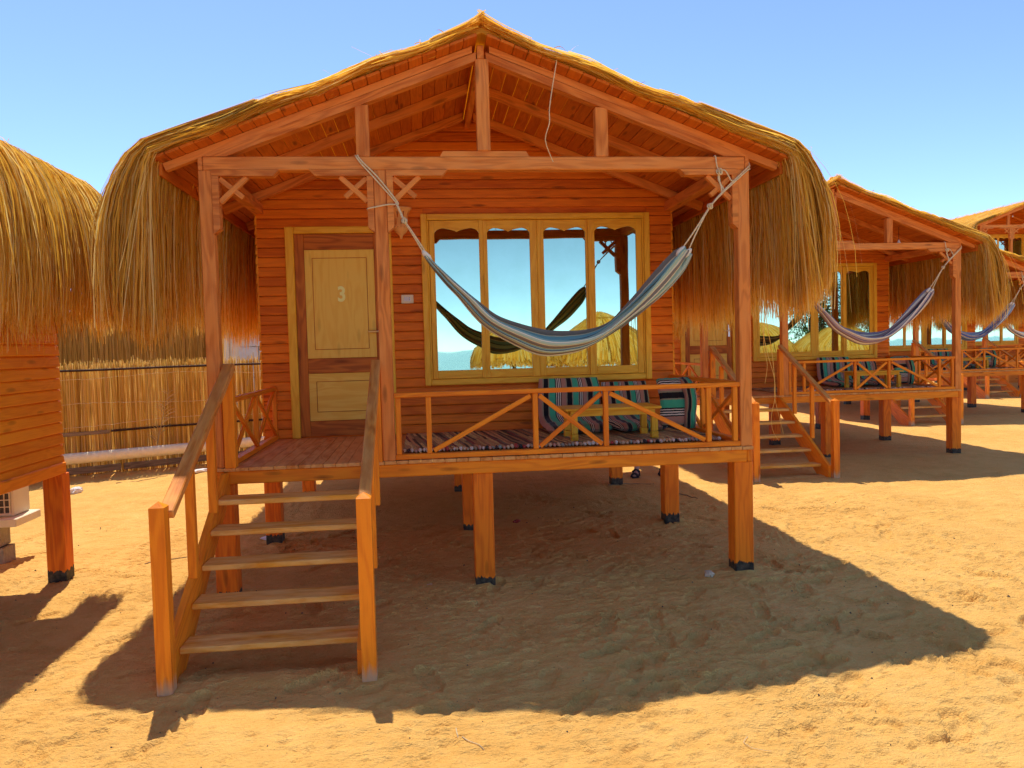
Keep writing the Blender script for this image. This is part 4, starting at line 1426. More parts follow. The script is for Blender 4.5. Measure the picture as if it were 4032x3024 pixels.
hm = {1: ('ham_blue', 0.0, 1, 0.0, "blue, grey and cream striped hammock hanging on the near porch"),
      2: ('ham_plum', 0.03, 4, 0.3, "plum and white striped hammock on the second porch"),
      3: ('ham_navy', 0.05, 6, 0.6, "navy blue hammock on the third porch, cut by the post"),
      4: ('ham_pale', 0.06, 9, 0.1, "small pale hammock on the farthest porch at the right edge")}
for k, (mt, sg, sd, fl, lb) in hm.items():
    h = hammock(mt, sg, sd, fl)
    ox, oy = (0, 0) if k == 1 else OFF[k]
    h.location = (ox, oy, 0)
    tag(h, lb, "hammock", "hammocks on the porches")

# ------------------------------------------------------------------ porch furniture
def pad(path, width_axis, width, thick, centre, plane, nv=26, stripe_along=True, tuft=5, rep=1.4, seed=0, edge=7):
    """padded mat: 2D path in the plane (e1,e2), swept along width_axis; rounded edges and tufting"""
    e1, e2 = (Vector(p) for p in plane)
    ew = Vector(width_axis)
    nu = 34
    P = cat_interp(path, nu)
    Tn = np.gradient(P, axis=0)
    Tn /= np.linalg.norm(Tn, axis=1)[:, None]
    Nn = np.stack([-Tn[:, 1], Tn[:, 0]], 1)
    S = np.concatenate([[0], np.cumsum(np.linalg.norm(np.diff(P, axis=0), axis=1))])
    S /= S[-1]
    rng = np.random.default_rng(seed)
    ph = rng.uniform(0, 6, 3)
    vs, st, fs = [], [], []
    for side in (1, -1):
        for i in range(nu):
            for j in range(nv):
                v = j / (nv - 1) * 2 - 1
                u = S[i] * 2 - 1
                prof = (max(0.0, 1 - abs(u) ** edge) * max(0.0, 1 - abs(v) ** edge)) ** 0.5
                t = 0.5 * thick * prof
                tf = abs(math.sin(math.pi * tuft * (u + 1) / 2)) ** 0.45
                t *= (0.62 + 0.38 * tf)
                t += 0.004 * math.sin(v * 9 + ph[0]) * math.sin(u * 7 + ph[1]) * prof
                rad = 1.0 - 0.06 * max(0, abs(u) - 0.8) / 0.2 * 1.0
                q = centre + e1 * (P[i, 0] + side * Nn[i, 0] * t) + e2 * (P[i, 1] + side * Nn[i, 1] * t) + ew * (v * width * 0.5 * rad + 0.006 * math.sin(S[i] * 11 + ph[2]))
                vs.append(q)
                c = (v + 1) / 2 * rep if stripe_along else S[i] * rep
                st.append((c + seed * 0.13, (S[i] if stripe_along else v) * 1.0, side))
    n1 = nu * nv
    for i in range(nu - 1):
        for j in range(nv - 1):
            a = i * nv + j
            fs.append([a, a + nv, a + nv + 1, a + 1])
            a += n1
            fs.append([a, a + 1, a + nv + 1, a + nv])
    mb = MB()
    mb.add(vs, fs, st)
    return mb

Z0 = DT + 0.014      # top of the rug
def cushions(ox, oy, tags):
    out = []
    Y, Zv, Xv = Vector((0, 1, 0)), Vector((0, 0, 1)), Vector((1, 0, 0))
    o = Vector((ox, oy, 0))
    specs = []
    m1 = pad([(1.70, 1.475), (1.67, 1.30), (1.63, 1.16), (1.54, 1.07), (1.33, Z0 + 0.050), (1.05, Z0 + 0.047)], Xv, 0.60, 0.085, Vector((2.892, 0, 0)), (Y, Zv), seed=0)
    m2 = pad([(1.71, 1.425), (1.68, 1.28), (1.64, 1.15), (1.55, 1.07), (1.33, Z0 + 0.052), (1.03, Z0 + 0.045)], Xv, 0.46, 0.085, Vector((3.445, 0, 0)), (Y, Zv), seed=3)
    m3 = pad([(1.20, 1.455), (1.12, 1.40), (1.07, 1.26), (1.05, 1.12), (1.08, Z0 + 0.03)], Xv, 0.23, 0.085, Vector((3.715, 0, 0)), (Y, Zv), stripe_along=False, seed=6, rep=0.95, tuft=3)
    for mbx, lab in zip((m1, m2, m3), tags):
        # meshes are built in porch coordinates; origin at the porch
        ob = obj("floor_cushion", mbx, 'cushion', None, True, 'st', (ox, oy, 0))
        tag(ob, lab, "cushion", "striped floor cushions on the porches")
        out.append(ob)
    # the other half, folded back and standing on edge against the rail
    mf = pad([(1.30, 1.40), (1.16, 1.425), (1.06, 1.36), (1.025, 1.22), (1.035, 1.10), (1.05, Z0 + 0.02)], Xv, 0.105, 0.10, Vector((3.868, 0, 0)), (Y, Zv), seed=8, rep=0.42, tuft=4)
    obj("folded_half", mf, 'cushion', out[2], True, 'st')
    return out

cushions(0, 0, ("tall green, pink and black striped cushion against the near window wall",
                "lower striped cushion in the near porch corner behind the table",
                "folded striped cushion against the right railing of the near porch"))
cushions(*OFF[2], ("tall striped cushion leaning on the second porch, left of its table",
                   "striped cushion on the second porch behind its table",
                   "folded striped cushion at the right end of the second porch"))
cushions(*OFF[3], ("leftmost striped cushion on the third porch behind the handrail",
                   "middle striped cushion on the third porch",
                   "folded striped cushion at the right end of the third porch"))

def low_table(ox, oy, label):
    root = empty("low_table", (ox, oy, 0))
    mb = MB()
    box(mb, (2.665, 0.615, 1.243), (3.480, 1.045, 1.263), 0.004)
    obj("table_top", mb, 'yellow', root)
    mb = MB()
    box(mb, (2.715, 0.648, 1.195), (3.430, 0.664, 1.2425), 0.002)
    box(mb, (2.715, 0.996, 1.195), (3.430, 1.012, 1.2425), 0.002)
    box(mb, (2.700, 0.70, 1.196), (2.716, 0.96, 1.242), 0.002)
    box(mb, (3.432, 0.70, 1.196), (3.448, 0.96, 1.242), 0.002)
    obj("apron", mb, 'yellow', root)
    for x in (2.746, 3.428):
        for y in (0.668, 0.992):
            mb = MB()
            box(mb, (x - 0.026, y - 0.026, Z0 + 0.058), (x + 0.026, y + 0.026, 1.1945), 0.003)
            lg = obj("leg", mb, 'yellow', root)
            mb = MB()
            box(mb, (x - 0.029, y - 0.029, Z0 - 0.001), (x + 0.029, y + 0.029, Z0 + 0.054), 0.004)
            obj("foot_block", mb, 'yellow', lg)
    tag(root, label, "table", "low wooden porch tables")
low_table(0, 0, "low yellow wooden table standing on the near porch rug")
low_table(*OFF[2], "low wooden table on the second porch")
low_table(*OFF[3], "low wooden table on the third porch")

def rug(ox, oy, label):
    rng = np.random.default_rng(int(ox * 10) + 3)
    xs, ys = np.linspace(1.34, 3.90, 150), np.linspace(0.405, 1.74, 34)
    vs, st, fs = [], [], []
    for x in xs:
        for y in ys:
            h = 0.006 * math.sin(x * 31 + 2 * math.sin(y * 5)) * math.sin(y * 6 + x) + 0.012 + (0.014 * math.exp(-((x - 3.86) / 0.05) ** 2))
            vs.append((x, y, DT + 0.002 + max(0.003, h)))
            st.append(((x - 1.34) / 2.56 + (y - 0.4) * 0.045, y, 0))
    n = len(ys)
    for i in range(len(xs) - 1):
        for j in range(n - 1):
            a = i * n + j
            fs.append([a, a + n, a + n + 1, a + 1])
    mb = MB()
    mb.add(vs, fs, st)
    o = obj("rag_rug", mb, 'rug', None, True, 'st', (ox, oy, 0))
    md = o.modifiers.new("thick", 'SOLIDIFY')
    md.thickness = 0.004
    mb = MB()
    rr = []
    x = 1.345
    while x < 3.89:
        w = rng.uniform(0.010, 0.017)
        L = rng.uniform(0.035, 0.05)
        hh = rng.uniform(0.016, 0.03)
        n0 = len(mb.v)
        tube(mb, [(x + w, 0.415, DT + 0.014), (x + w + rng.normal(0, .003), 0.395, DT + hh), (x + w, 0.405 - L * 0.6, DT + hh * 0.9), (x + w + rng.normal(0, .004), 0.405 - L, DT + 0.012)],
             [w * 0.5, w, w * 0.95, w * 0.4], 7)
        rr += [rng.random()] * (len(mb.v) - n0)
        x += 2 * w + 0.002
    f = obj("fringe", mb, 'tuft', o, True)
    a = f.data.attributes.new('rnd', 'FLOAT', 'POINT')
    a.data.foreach_set('value', np.array(rr, dtype=np.float32))
    tag(o, label, "rug", "rag rugs on the porches")
rug(0, 0, "striped rag rug with knotted fringe on the near porch floor")
rug(*OFF[2], "striped rag rug on the second porch floor")
rug(*OFF[3], "striped rag rug on the third porch floor")

# ------------------------------------------------------------------ reed fence behind the near bungalow
def fence_y(x):
    return 7.2 + 0.6 * (x + 3.0)
def reeds(x0, x1, dy, z0, z1, n, seed, ragged=0.05, wid=(0.008, 0.016), lean=0.02, K=4, rlo=0.0, rhi=1.0):
    rng = np.random.default_rng(seed)
    x = rng.uniform(x0, x1, n)
    u = np.linspace(0, 1, K)[None, :]
    zt = z1 + rng.normal(0, ragged, n)
    ln = rng.normal(0, lean, n)[:, None]
    xx = x[:, None] + ln * u + rng.normal(0, 0.003, (n, K))
    yy = fence_y(xx) + dy + rng.normal(0, 0.018, n)[:, None]
    zz = z0 + (zt[:, None] - z0) * u
    path = np.stack([xx, yy, zz], 2)
    wd = rng.uniform(*wid, n)[:, None] * np.interp(np.linspace(0, 1, K), [0, 0.85, 1], [1, 1, 0.6])[None, :]
    side = np.stack([np.full(n, 0.857), np.full(n, 0.515), np.zeros(n)], 1)
    side += rng.normal(0, 0.25, (n, 3)); side /= np.linalg.norm(side, axis=1)[:, None]
    return ribbons(path, wd, side, np.clip(rlo + rng.random(n) * (rhi - rlo), 0, 1))

fr = empty("reed_fence", (-3.0, 7.2, 0))
bm_ = strand_mesh("reeds", [reeds(-6.5, 4.5, 0.0, 0.0, 1.71, 3000, 1, 0.035), reeds(-6.5, 4.5, 0.04, 0.0, 1.66, 900, 2, 0.06, (0.01, 0.02), 0.05)], M['reed'])
o = link("reeds", bm_, fr); o.location = (3.0, -7.2, 0); tag(o, kind="stuff")
def frail(z, name, mat, h, t, dy, x0=-6.5, x1=4.5, wob=0.0):
    mb = MB()
    n = 12
    pts = []
    for i in range(n):
        x = x0 + (x1 - x0) * i / (n - 1)
        pts.append((x, fence_y(x) + dy, z + wob * math.sin(i * 1.7)))
    if name == "pole":
        tube(mb, pts, h / 2, 7)
    else:
        beam(mb, pts[0], pts[-1], t, h)
    o = obj(name, mb, mat, fr)
    o.location = (3.0, -7.2, 0)
frail(1.615, "pole", 'darkwood', 0.036, 0.03, -0.05, wob=0.008)
frail(0.665, "pole", 'darkwood', 0.036, 0.03, -0.05, -3.3, 4.5, wob=0.008)
frail(0.655, "rail", 'oldwood', 0.055, 0.03, -0.05, -6.5, -3.32)
frail(0.10, "kick_board", 'oldwood', 0.10, 0.03, -0.05, -6.5, -3.20)
frail(0.10, "kick_board", 'oldwood', 0.10, 0.03, -0.05, -3.17, 4.5)
for z in (0.28, 0.78, 1.08, 1.50):
    mb = MB()
    tube(mb, [(x, fence_y(x) - 0.03 + random.uniform(-0.01, 0.01), z + 0.03 * math.sin(x * 2.3 + z * 9) + random.uniform(-0.008, 0.008)) for x in np.linspace(-6.4, 4.4, 150)], 0.0035, 4)
    o = obj("binding_twine", mb, 'rope', fr)
    o.location = (3.0, -7.2, 0)
tag(fr, "reed fence with dark poles behind the white pipe, left of the near bungalow", "fence")

scr = strand_mesh("reed_screen", [reeds(-8.5, -2.45, 2.6, 0.0, 2.62, 4200, 5, 0.08, (0.008, 0.018), 0.08, 5, 0.0, 0.75),
                                  reeds(-8.5, -2.5, 2.68, 0.0, 2.66, 2600, 6, 0.10, (0.012, 0.024), 0.05, 4, 0.0, 0.5)], M['reed'])
o = link("reed_screen", scr)
tag(o, "tall brown reed screen rising behind the reed fence", "screen")

mb = MB()
pts = [(x, fence_y(x) - 0.42, 0.325) for x in np.linspace(-6.4, 4.4, 24)]
tube(mb, pts, 0.082, 18)
o = obj("white_pipe", mb, 'pipe', None, True)
for x in (-5.6, -1.2, 1.0, 3.2):
    mb = MB()
    box(mb, (x - 0.05, fence_y(x) - 0.50, -0.05), (x + 0.05, fence_y(x) - 0.34, 0.243), 0.005)
    obj("pipe_block", mb, 'concrete', o)
tag(o, "thick white lagged pipe running along the foot of the reed fence", "pipe")

def frond(base, tip_dir, length, n, name, label, droop=0.25, seed=0):
    rng = np.random.default_rng(seed)
    d = Vector(tip_dir).normalized()
    root = empty(name, base)
    sp = []
    for t in np.linspace(0, 1, 10):
        sp.append(Vector((d.x * t * length, d.y * t * length, d.z * t * length - droop * t * t * length)))
    mb = MB()
    tube(mb, sp, [0.008 * (1 - 0.8 * i / 9) + 0.001 for i in range(10)], 5)
    o = obj("spine", mb, 'dryfrond', root)
    a = o.data.attributes.new('rnd', 'FLOAT', 'POINT'); a.data.foreach_set('value', np.full(len(o.data.vertices), 0.4, dtype=np.float32))
    paths, wd, side, rn = [], [], [], []
    for k in range(n):
        t = rng.uniform(0.12, 1.0)
        f = t * 9
        i = min(8, int(f))
        p = sp[i].lerp(sp[i + 1], f - i)
        s = 1 if k % 2 else -1
        L = length * 0.36 * (1.1 - 0.6 * t) * rng.uniform(0.7, 1.2)
        lat = Vector((0.86, 0.5, 0)) * s
        q = []
        for u in np.linspace(0, 1, 5):
            q.append(tuple(p + d * L * u * 0.75 + lat * L * u * 0.6 + Vector((0, -0.05 * u, -0.35 * L * u * u))))
        paths.append(q)
        wd.append([0.004, 0.010, 0.009, 0.006, 0.001])
        sv = rng.normal(0, 1, 3); side.append(sv / np.linalg.norm(sv)); rn.append(rng.random())
    me = strand_mesh("leaflets", [ribbons(np.array(paths), np.array(wd), np.array(side), np.array(rn))], M['dryfrond'])
    tag(link("leaflets", me, root), kind="stuff")
    tag(root, label, "palm frond", "dry palm fronds on the fence")
frond((-1.62, fence_y(-1.62) - 0.12, 0.95), (-0.35, -0.05, 1.0), 0.95, 70, "palm_frond", "dry palm frond curling over the top of the reed fence", 0.15, 1)
frond((-2.75, fence_y(-2.75) - 0.12, 0.25), (0.22, 0.05, 1.0), 1.1, 60, "palm_frond", "brown palm frond standing against the middle of the reed fence", 0.05, 2)

# pale building seen over the fence
pb = empty("pale_building", (0.6, 16.0, 0))
mb = MB()
box(mb, (-5.0, 16.0, -0.1), (2.5, 20.0, 3.3), 0.01)
o = obj("wall", mb, 'plaster', pb); o.location = (-0.6, -16.0, 0)
for i in range(9):
    x = -4.8 + i * 0.62
    mb = MB()
    box(mb, (x, 15.965, -0.1), (x + 0.56, 15.998, 3.2), 0.006)
    o = obj("wall_panel", mb, 'plaster', pb); o.location = (-0.6, -16.0, 0)
for r in range(8):
    for c in range(3):
        x = -3.35 + c * 0.52 + (0.26 if r % 2 else 0)
        mb = MB()
        box(mb, (x, 15.90, r * 0.4), (x + 0.5, 15.955, r * 0.4 + 0.385), 0.006)
        o = obj("block", mb, 'blockwall', pb); o.location = (-0.6, -16.0, 0)
mb = MB()
box(mb, (-5.2, 15.8, 3.3), (2.7, 20.2, 3.45), 0.01)
o = obj("flat_roof", mb, 'plaster', pb); o.location = (-0.6, -16.0, 0)
tag(pb, "pale panelled building visible over the reed fence beside the near wall", "building")

# ------------------------------------------------------------------ air conditioner behind the left bungalow
ac = empty("air_conditioner", (-2.5, 1.75, 0.404))
L0 = Vector((2.5, -1.75, -0.404))
def acp(name, mb, mat, parent=ac, first=True):
    o = obj(name, mb, mat, parent)
    if first:
        o.location = L0
    return o
mb = MB(); box(mb, (-2.93, 1.62, 0.404), (-2.13, 1.92, 0.95), 0.012); body = acp("casing", mb, 'cream')
mb = MB(); box(mb, (-2.86, 1.612, 0.44), (-2.15, 1.6195, 0.92), 0.002); acp("fin_panel", mb, 'grille')
for x in np.arange(-2.86, -2.12, 0.044):
    mb = MB(); box(mb, (x, 1.598, 0.43), (x + 0.008, 1.611, 0.93), 0.002); acp("grille_bar", mb, 'cream')
for z in np.arange(0.43, 0.94, 0.062):
    mb = MB(); box(mb, (-2.87, 1.592, z), (-2.14, 1.5975, z + 0.008), 0.001); acp("grille_bar", mb, 'cream')
tag(ac, "cream air conditioner outdoor unit with grille behind the left bungalow", "air conditioner")
mb = MB(); box(mb, (-2.98, 1.50, 0.332), (-2.055, 1.95, 0.403), 0.006)
o = obj("support_slab", mb, 'cream'); tag(o, "pale slab under the air conditioner", "slab")
for (x, y, w_, z0, z1, lab) in ((-2.30, 1.60, 0.19, 0.155, 0.331, "upper concrete block propping the air conditioner slab"),
                               (-2.28, 1.58, 0.24, -0.03, 0.153, "lower hollow concrete block on the sand under the air conditioner")):
    t = empty("concrete_block", (x, y, z0))
    hh = z1 - z0
    for (a0, b0, a1, b1) in ((-w_ / 2, -0.10, w_ / 2, -0.07), (-w_ / 2, 0.07, w_ / 2, 0.10), (-w_ / 2, -0.0695, -w_ / 2 + 0.035, 0.0695), (w_ / 2 - 0.035, -0.0695, w_ / 2, 0.0695), (-0.018, -0.0695, 0.018, 0.0695)):
        mb = MB(); box(mb, (a0, b0, 0), (a1, b1, hh), 0.004); obj("block_wall", mb, 'concrete', t)
    tag(t, lab, "concrete block")

# ------------------------------------------------------------------ person behind the near bungalow (only a sandalled foot shows)
def person():
    root = empty("person", (4.45, 4.65, 0.0))
    fwd = Vector((-0.42, -0.90, 0)).normalized()
    rt = Vector((-fwd.y, fwd.x, 0))
    def P(f, r, z):
        return fwd * f + rt * r + Vector((0, 0, z))
    verts = [P(0, 0, 0.95), P(0, 0, 1.12), P(0.01, 0, 1.30), P(0, 0, 1.44), P(0.01, 0, 1.52), P(0.03, 0, 1.60), P(0.03, 0, 1.70),   # 0-6 trunk, head
             P(0, -0.09, 0.92), P(0.08, -0.09, 0.50), P(0.03, -0.09, 0.12), P(0.06, -0.09, 0.05), P(0.20, -0.10, 0.035),               # 7-11 front leg
             P(-0.02, 0.10, 0.92), P(-0.06, 0.15, 0.50), P(-0.22, 0.24, 0.14), P(-0.19, 0.24, 0.06), P(-0.06, 0.25, 0.035),             # 12-16 back leg
             P(0, -0.19, 1.41), P(-0.05, -0.23, 1.14), P(0.04, -0.22, 0.90), P(0, 0.19, 1.41), P(0.03, 0.24, 1.14), P(0.14, 0.22, 0.92)]
    rad = [0.135, 0.125, 0.15, 0.10, 0.055, 0.085, 0.08, 0.085, 0.055, 0.036, 0.04, 0.028, 0.085, 0.055, 0.036, 0.04, 0.028, 0.055, 0.042, 0.030, 0.055, 0.042, 0.030]
    edges = [(0, 1), (1, 2), (2, 3), (3, 4), (4, 5), (5, 6), (0, 7), (7, 8), (8, 9), (9, 10), (10, 11), (0, 12), (12, 13), (13, 14), (14, 15), (15, 16), (3, 17), (17, 18), (18, 19), (3, 20), (20, 21), (21, 22)]
    # fingers
    for hi, sgn in ((19, -1), (22, 1)):
        b0 = verts[hi]
        for k in range(5):
            d = rt * (0.012 * (k - 2)) if k < 4 else rt * (-0.03 * sgn)
            i0 = len(verts)
            ln = (0.075, 0.085, 0.09, 0.08, 0.05)[k]
            verts += [b0 + d + Vector((0, 0, -0.07)) + fwd * 0.01, b0 + d * 1.2 + Vector((0, 0, -0.07 - ln)) + fwd * 0.035]
            rad += [0.012, 0.008]
            edges += [(hi, i0), (i0, i0 + 1)]
    me = bpy.data.meshes.new("body")
    me.from_pydata([tuple(v) for v in verts], edges, [])
    me.materials.append(M['skin'])
    o = link("body", me, root)
    o.modifiers.new("skin", 'SKIN')
    for i, sv in enumerate(me.skin_vertices[0].data):
        sv.radius = (rad[i], rad[i])
        sv.use_root = (i == 0)
    sb = o.modifiers.new("sub", 'SUBSURF'); sb.levels = 2; sb.render_levels = 2
    # clothes
    mb = MB()
    tube(mb, [P(0, 0, 0.92), P(0, 0, 1.05), P(0.01, 0, 1.2), P(0.01, 0, 1.35), P(0, 0, 1.47)], [0.175, 0.168, 0.185, 0.18, 0.075], 16)
    for s, e in ((17, 18), (20, 21)):
        tube(mb, [P(0, 0, 1.41), verts[s], verts[s].lerp(verts[e], 0.6)], [0.10, 0.075, 0.065], 12)
    obj("shirt", mb, 'shirt', root, True)
    mb = MB()
    tube(mb, [P(0, 0, 1.0), P(0, 0, 0.93), P(0, 0, 0.86)], [0.170, 0.178, 0.14], 16)
    for s, e in ((7, 8), (12, 13)):
        tube(mb, [verts[s] + Vector((0, 0, 0.03)), verts[s].lerp(verts[e], 0.5), verts[s].lerp(verts[e], 0.95)], [0.115, 0.105, 0.10], 14)
    obj("shorts", mb, 'shorts', root, True)
    mb = MB()
    lathe(mb, [(0.105, 0.0), (0.112, 0.05), (0.10, 0.10), (0.06, 0.135), (0.005, 0.145)], P(0.02, 0, 1.64), 18)
    obj("hair", mb, 'hair', root, True)
    for ex_ in (-0.033, 0.033):
        mb = MB()
        lathe(mb, [(0.001, -0.008), (0.009, 0), (0.001, 0.008)], P(0.112, ex_, 1.645), 8)
        obj("eye", mb, 'black', root, True)
    mb = MB()
    tube(mb, [P(0.105, 0, 1.645), P(0.132, 0, 1.615), P(0.108, 0, 1.605)], [0.008, 0.014, 0.008], 8)
    tube(mb, [P(0.103, -0.02, 1.575), P(0.113, 0, 1.572), P(0.103, 0.02, 1.575)], 0.006, 6)
    for e_ in (-0.092, 0.092):
        tube(mb, [P(0.02, e_, 1.61), P(0.015, e_ * 1.12, 1.635), P(0.02, e_, 1.66)], 0.012, 6)
    obj("face", mb, 'skin', root, True)
    for hz, r_ in ((9, -0.09), (14, 0.24)):
        a = verts[hz]
        f0 = a.dot(fwd)
        mb = MB()
        pts = []
        for k in range(20):
            t = 2 * math.pi * k / 20
            pts.append((math.cos(t) * 0.135 * (1 if math.cos(t) > 0 else 0.9), math.sin(t) * (0.052 if math.cos(t) > 0 else 0.042)))
        c = P(f0 + 0.075, r_ - 0.005, 0)
        vs = [c + fwd * p[0] + rt * p[1] + Vector((0, 0, -0.004)) for p in pts] + [c + fwd * p[0] + rt * p[1] + Vector((0, 0, 0.022)) for p in pts]
        mb.add(vs, [[i, (i + 1) % 20, 20 + (i + 1) % 20, 20 + i] for i in range(20)] + [list(range(20))[::-1], list(range(20, 40))], [(0, 0, 0)] * 40)
        def strap(f1, h, w):
            tube(mb, [c + fwd * f1 + rt * (w * math.cos(q)) + Vector((0, 0, 0.015 + h * math.sin(q))) for q in np.linspace(0, math.pi, 9)], 0.013, 6)
        strap(0.070, 0.052, 0.046); strap(0.085, 0.046, 0.046); strap(-0.03, 0.085, 0.045); strap(-0.045, 0.092, 0.045)
        tube(mb, [c + fwd * (-0.03 - 0.07 * math.sin(q)) + rt * (0.046 * math.cos(q)) + Vector((0, 0, 0.075)) for q in np.linspace(0, math.pi, 9)], 0.012, 6)
        obj("sandal", mb, 'black', root, True)
    tag(root, "person in black strap sandals and shorts, mostly hidden behind the near bungalow", "person")
    root.location.z = HGT(4.45, 4.65)
person()

# ------------------------------------------------------------------ small things on the sand
def blob(name, loc, size, mat, seed, label, cat, n=14, flat=1.0, group=None):
    rng = np.random.default_rng(seed)
    mb = MB()
    vs, fs = [], []
    rings = 7
    ph = rng.uniform(0, 6, 4)
    for i in range(rings + 1):
        th = math.pi * i / rings
        for j in range(n):
            a = 2 * math.pi * j / n
            r = 1 + 0.18 * math.sin(3 * a + ph[0] + th * 2) + 0.12 * math.sin(5 * a + ph[1]) * math.sin(th * 3 + ph[2]) + rng.normal(0, 0.10)
            vs.append((size[0] * r * math.sin(th) * math.cos(a), size[1] * r * math.sin(th) * math.sin(a), size[2] * math.cos(th) * flat * (0.85 + 0.15 * r)))
    for i in range(rings):
        for j in range(n):
            fs.append([i * n + j, (i + 1) * n + j, (i + 1) * n + (j + 1) % n, i * n + (j + 1) % n])
    mb.add(vs, fs, [(0, 0, 0)] * len(vs))
    o = obj(name, mb, mat, None, False, 'gr', (loc[0], loc[1], HGT(loc[0], loc[1]) + size[2] * 0.55))
    o.rotation_euler = (0, 0, rng.uniform(0, 6))
    tag(o, label, cat, group)
    return o
blob("stone", (3.63, -0.02), (0.055, 0.035, 0.026), 'stone', 3, "pale stone on the sand in front of the right corner stilt", "stone")
blob("white_fragment", (1.515, 0.10), (0.024, 0.010, 0.006), 'paper', 4, "small white shell fragment in the shade right of the stairs", "fragment")
blob("paper_scrap", (-0.04, 2.0), (0.075, 0.045, 0.014), 'paper', 5, "crumpled white paper on the sand seen between the stair treads", "litter")
blob("plastic_bag", (-3.15, 5.3), (0.10, 0.055, 0.055), 'paper', 6, "crumpled white plastic bag on the sand before the reed fence", "litter", 22)
blob("plastic_bottle", (-1.95, 6.75), (0.15, 0.05, 0.035), 'paper', 16, "grey white plastic litter lying at the fence foot beside the handrail", "litter", 18)
blob("red_wrapper", (2.41, 2.12), (0.05, 0.028, 0.018), 'red', 7, "small dark red wrapper on the shaded sand under the deck", "litter")

rng = np.random.default_rng(77)
mb = MB()
for _ in range(550):
    x, y = rng.uniform(-2.2, 6.4), rng.uniform(-3.0, 3.0)
    s = abs(rng.normal(0, 0.003)) + 0.002
    z = HGT(x, y)
    a = rng.uniform(0, 6)
    c, sn = math.cos(a) * s, math.sin(a) * s
    mb.add([(x + c, y + sn, z), (x - sn * .8, y + c * .8, z), (x - c, y - sn, z), (x + sn * .8, y - c * .8, z), (x, y, z + s * 1.0), (x, y, z - s)],
           [[0, 1, 4], [1, 2, 4], [2, 3, 4], [3, 0, 4], [1, 0, 5], [2, 1, 5], [3, 2, 5], [0, 3, 5]], [(0, 0, 0)] * 6)
tag(obj("pebbles", mb, 'pebble'), "dark grit and pebbles scattered over the sand", "pebbles", kind="stuff")

def stick(pts, r, label, name="twig", mat='twig'):
    mb = MB()
    P = cat_interp(pts, 14)
    tube(mb, [(p[0], p[1], HGT(p[0], p[1]) + (p[2] if len(p) > 2 else 0.005)) for p in P], [r * (1 - 0.5 * i / 13) for i in range(14)], 5)
    o = obj(name, mb, mat)
    if mat in ('straw', 'dryfrond'):
        a = o.data.attributes.new('rnd', 'FLOAT', 'POINT'); a.data.foreach_set('value', np.full(len(o.data.vertices), 0.8, dtype=np.float32))
    tag(o, label, "twig")
stick([(1.62, -2.10), (1.63, -2.18), (1.68, -2.24), (1.74, -2.30)], 0.0035, "curved pale straw on the sunlit foreground sand", "dry_straw", 'dryfrond')
stick([(2.92, -2.42), (2.88, -2.47), (2.90, -2.53), (2.97, -2.56)], 0.002, "hair thin curled straw near the bottom edge of the sand", "dry_straw", 'dryfrond')
stick([(-0.95, 1.35), (-0.75, 1.45), (-0.55, 1.52)], 0.006, "dry twig on the bright sand left of the stairs")
stick([(4.45, 3.3), (4.55, 3.15), (4.60, 2.95)], 0.008, "brown twig on the shaded sand right of the inner stilt")
stick([(-2.9, 6.0), (-2.6, 6.25), (-2.35, 6.5)], 0.007, "twig lying in the fence shade beside the plastic bag")
stick([(3.80, 4.0), (4.1, 4.05), (4.4, 4.0)], 0.006, "thin twig under the deck in front of the sandalled foot")

# ------------------------------------------------------------------ beach side, behind the camera (seen mirrored in the windows)
mb = MB()
mb.add([(-900, -900, 0.08), (900, -900, 0.08), (900, -34, 0.08), (-900, -34, 0.08)], [[0, 1, 2, 3]], [(0, 0, 0)] * 4)
sea_m, nt_, b_, out_ = new_mat("sea_water")
b_.inputs['Base Color'].default_value = (0.05, 0.22, 0.26, 1)
b_.inputs['Roughness'].default_value = 0.12
tc_ = N(nt_, "ShaderNodeTexCoord")
bp_ = N(nt_, "ShaderNodeBump")
bp_.inputs['Strength'].default_value = 0.4
bp_.inputs['Distance'].default_value = 0.3
nt_.links.new(noise(nt_, tc_.outputs['Object'], 0.8, 4.0), bp_.inputs['Height'])
nt_.links.new(bp_.outputs[0], b_.inputs['Normal'])
tag(obj("sea", mb, sea_m), "pale calm sea mirrored at the bottom of the windows", "sea", kind="structure")

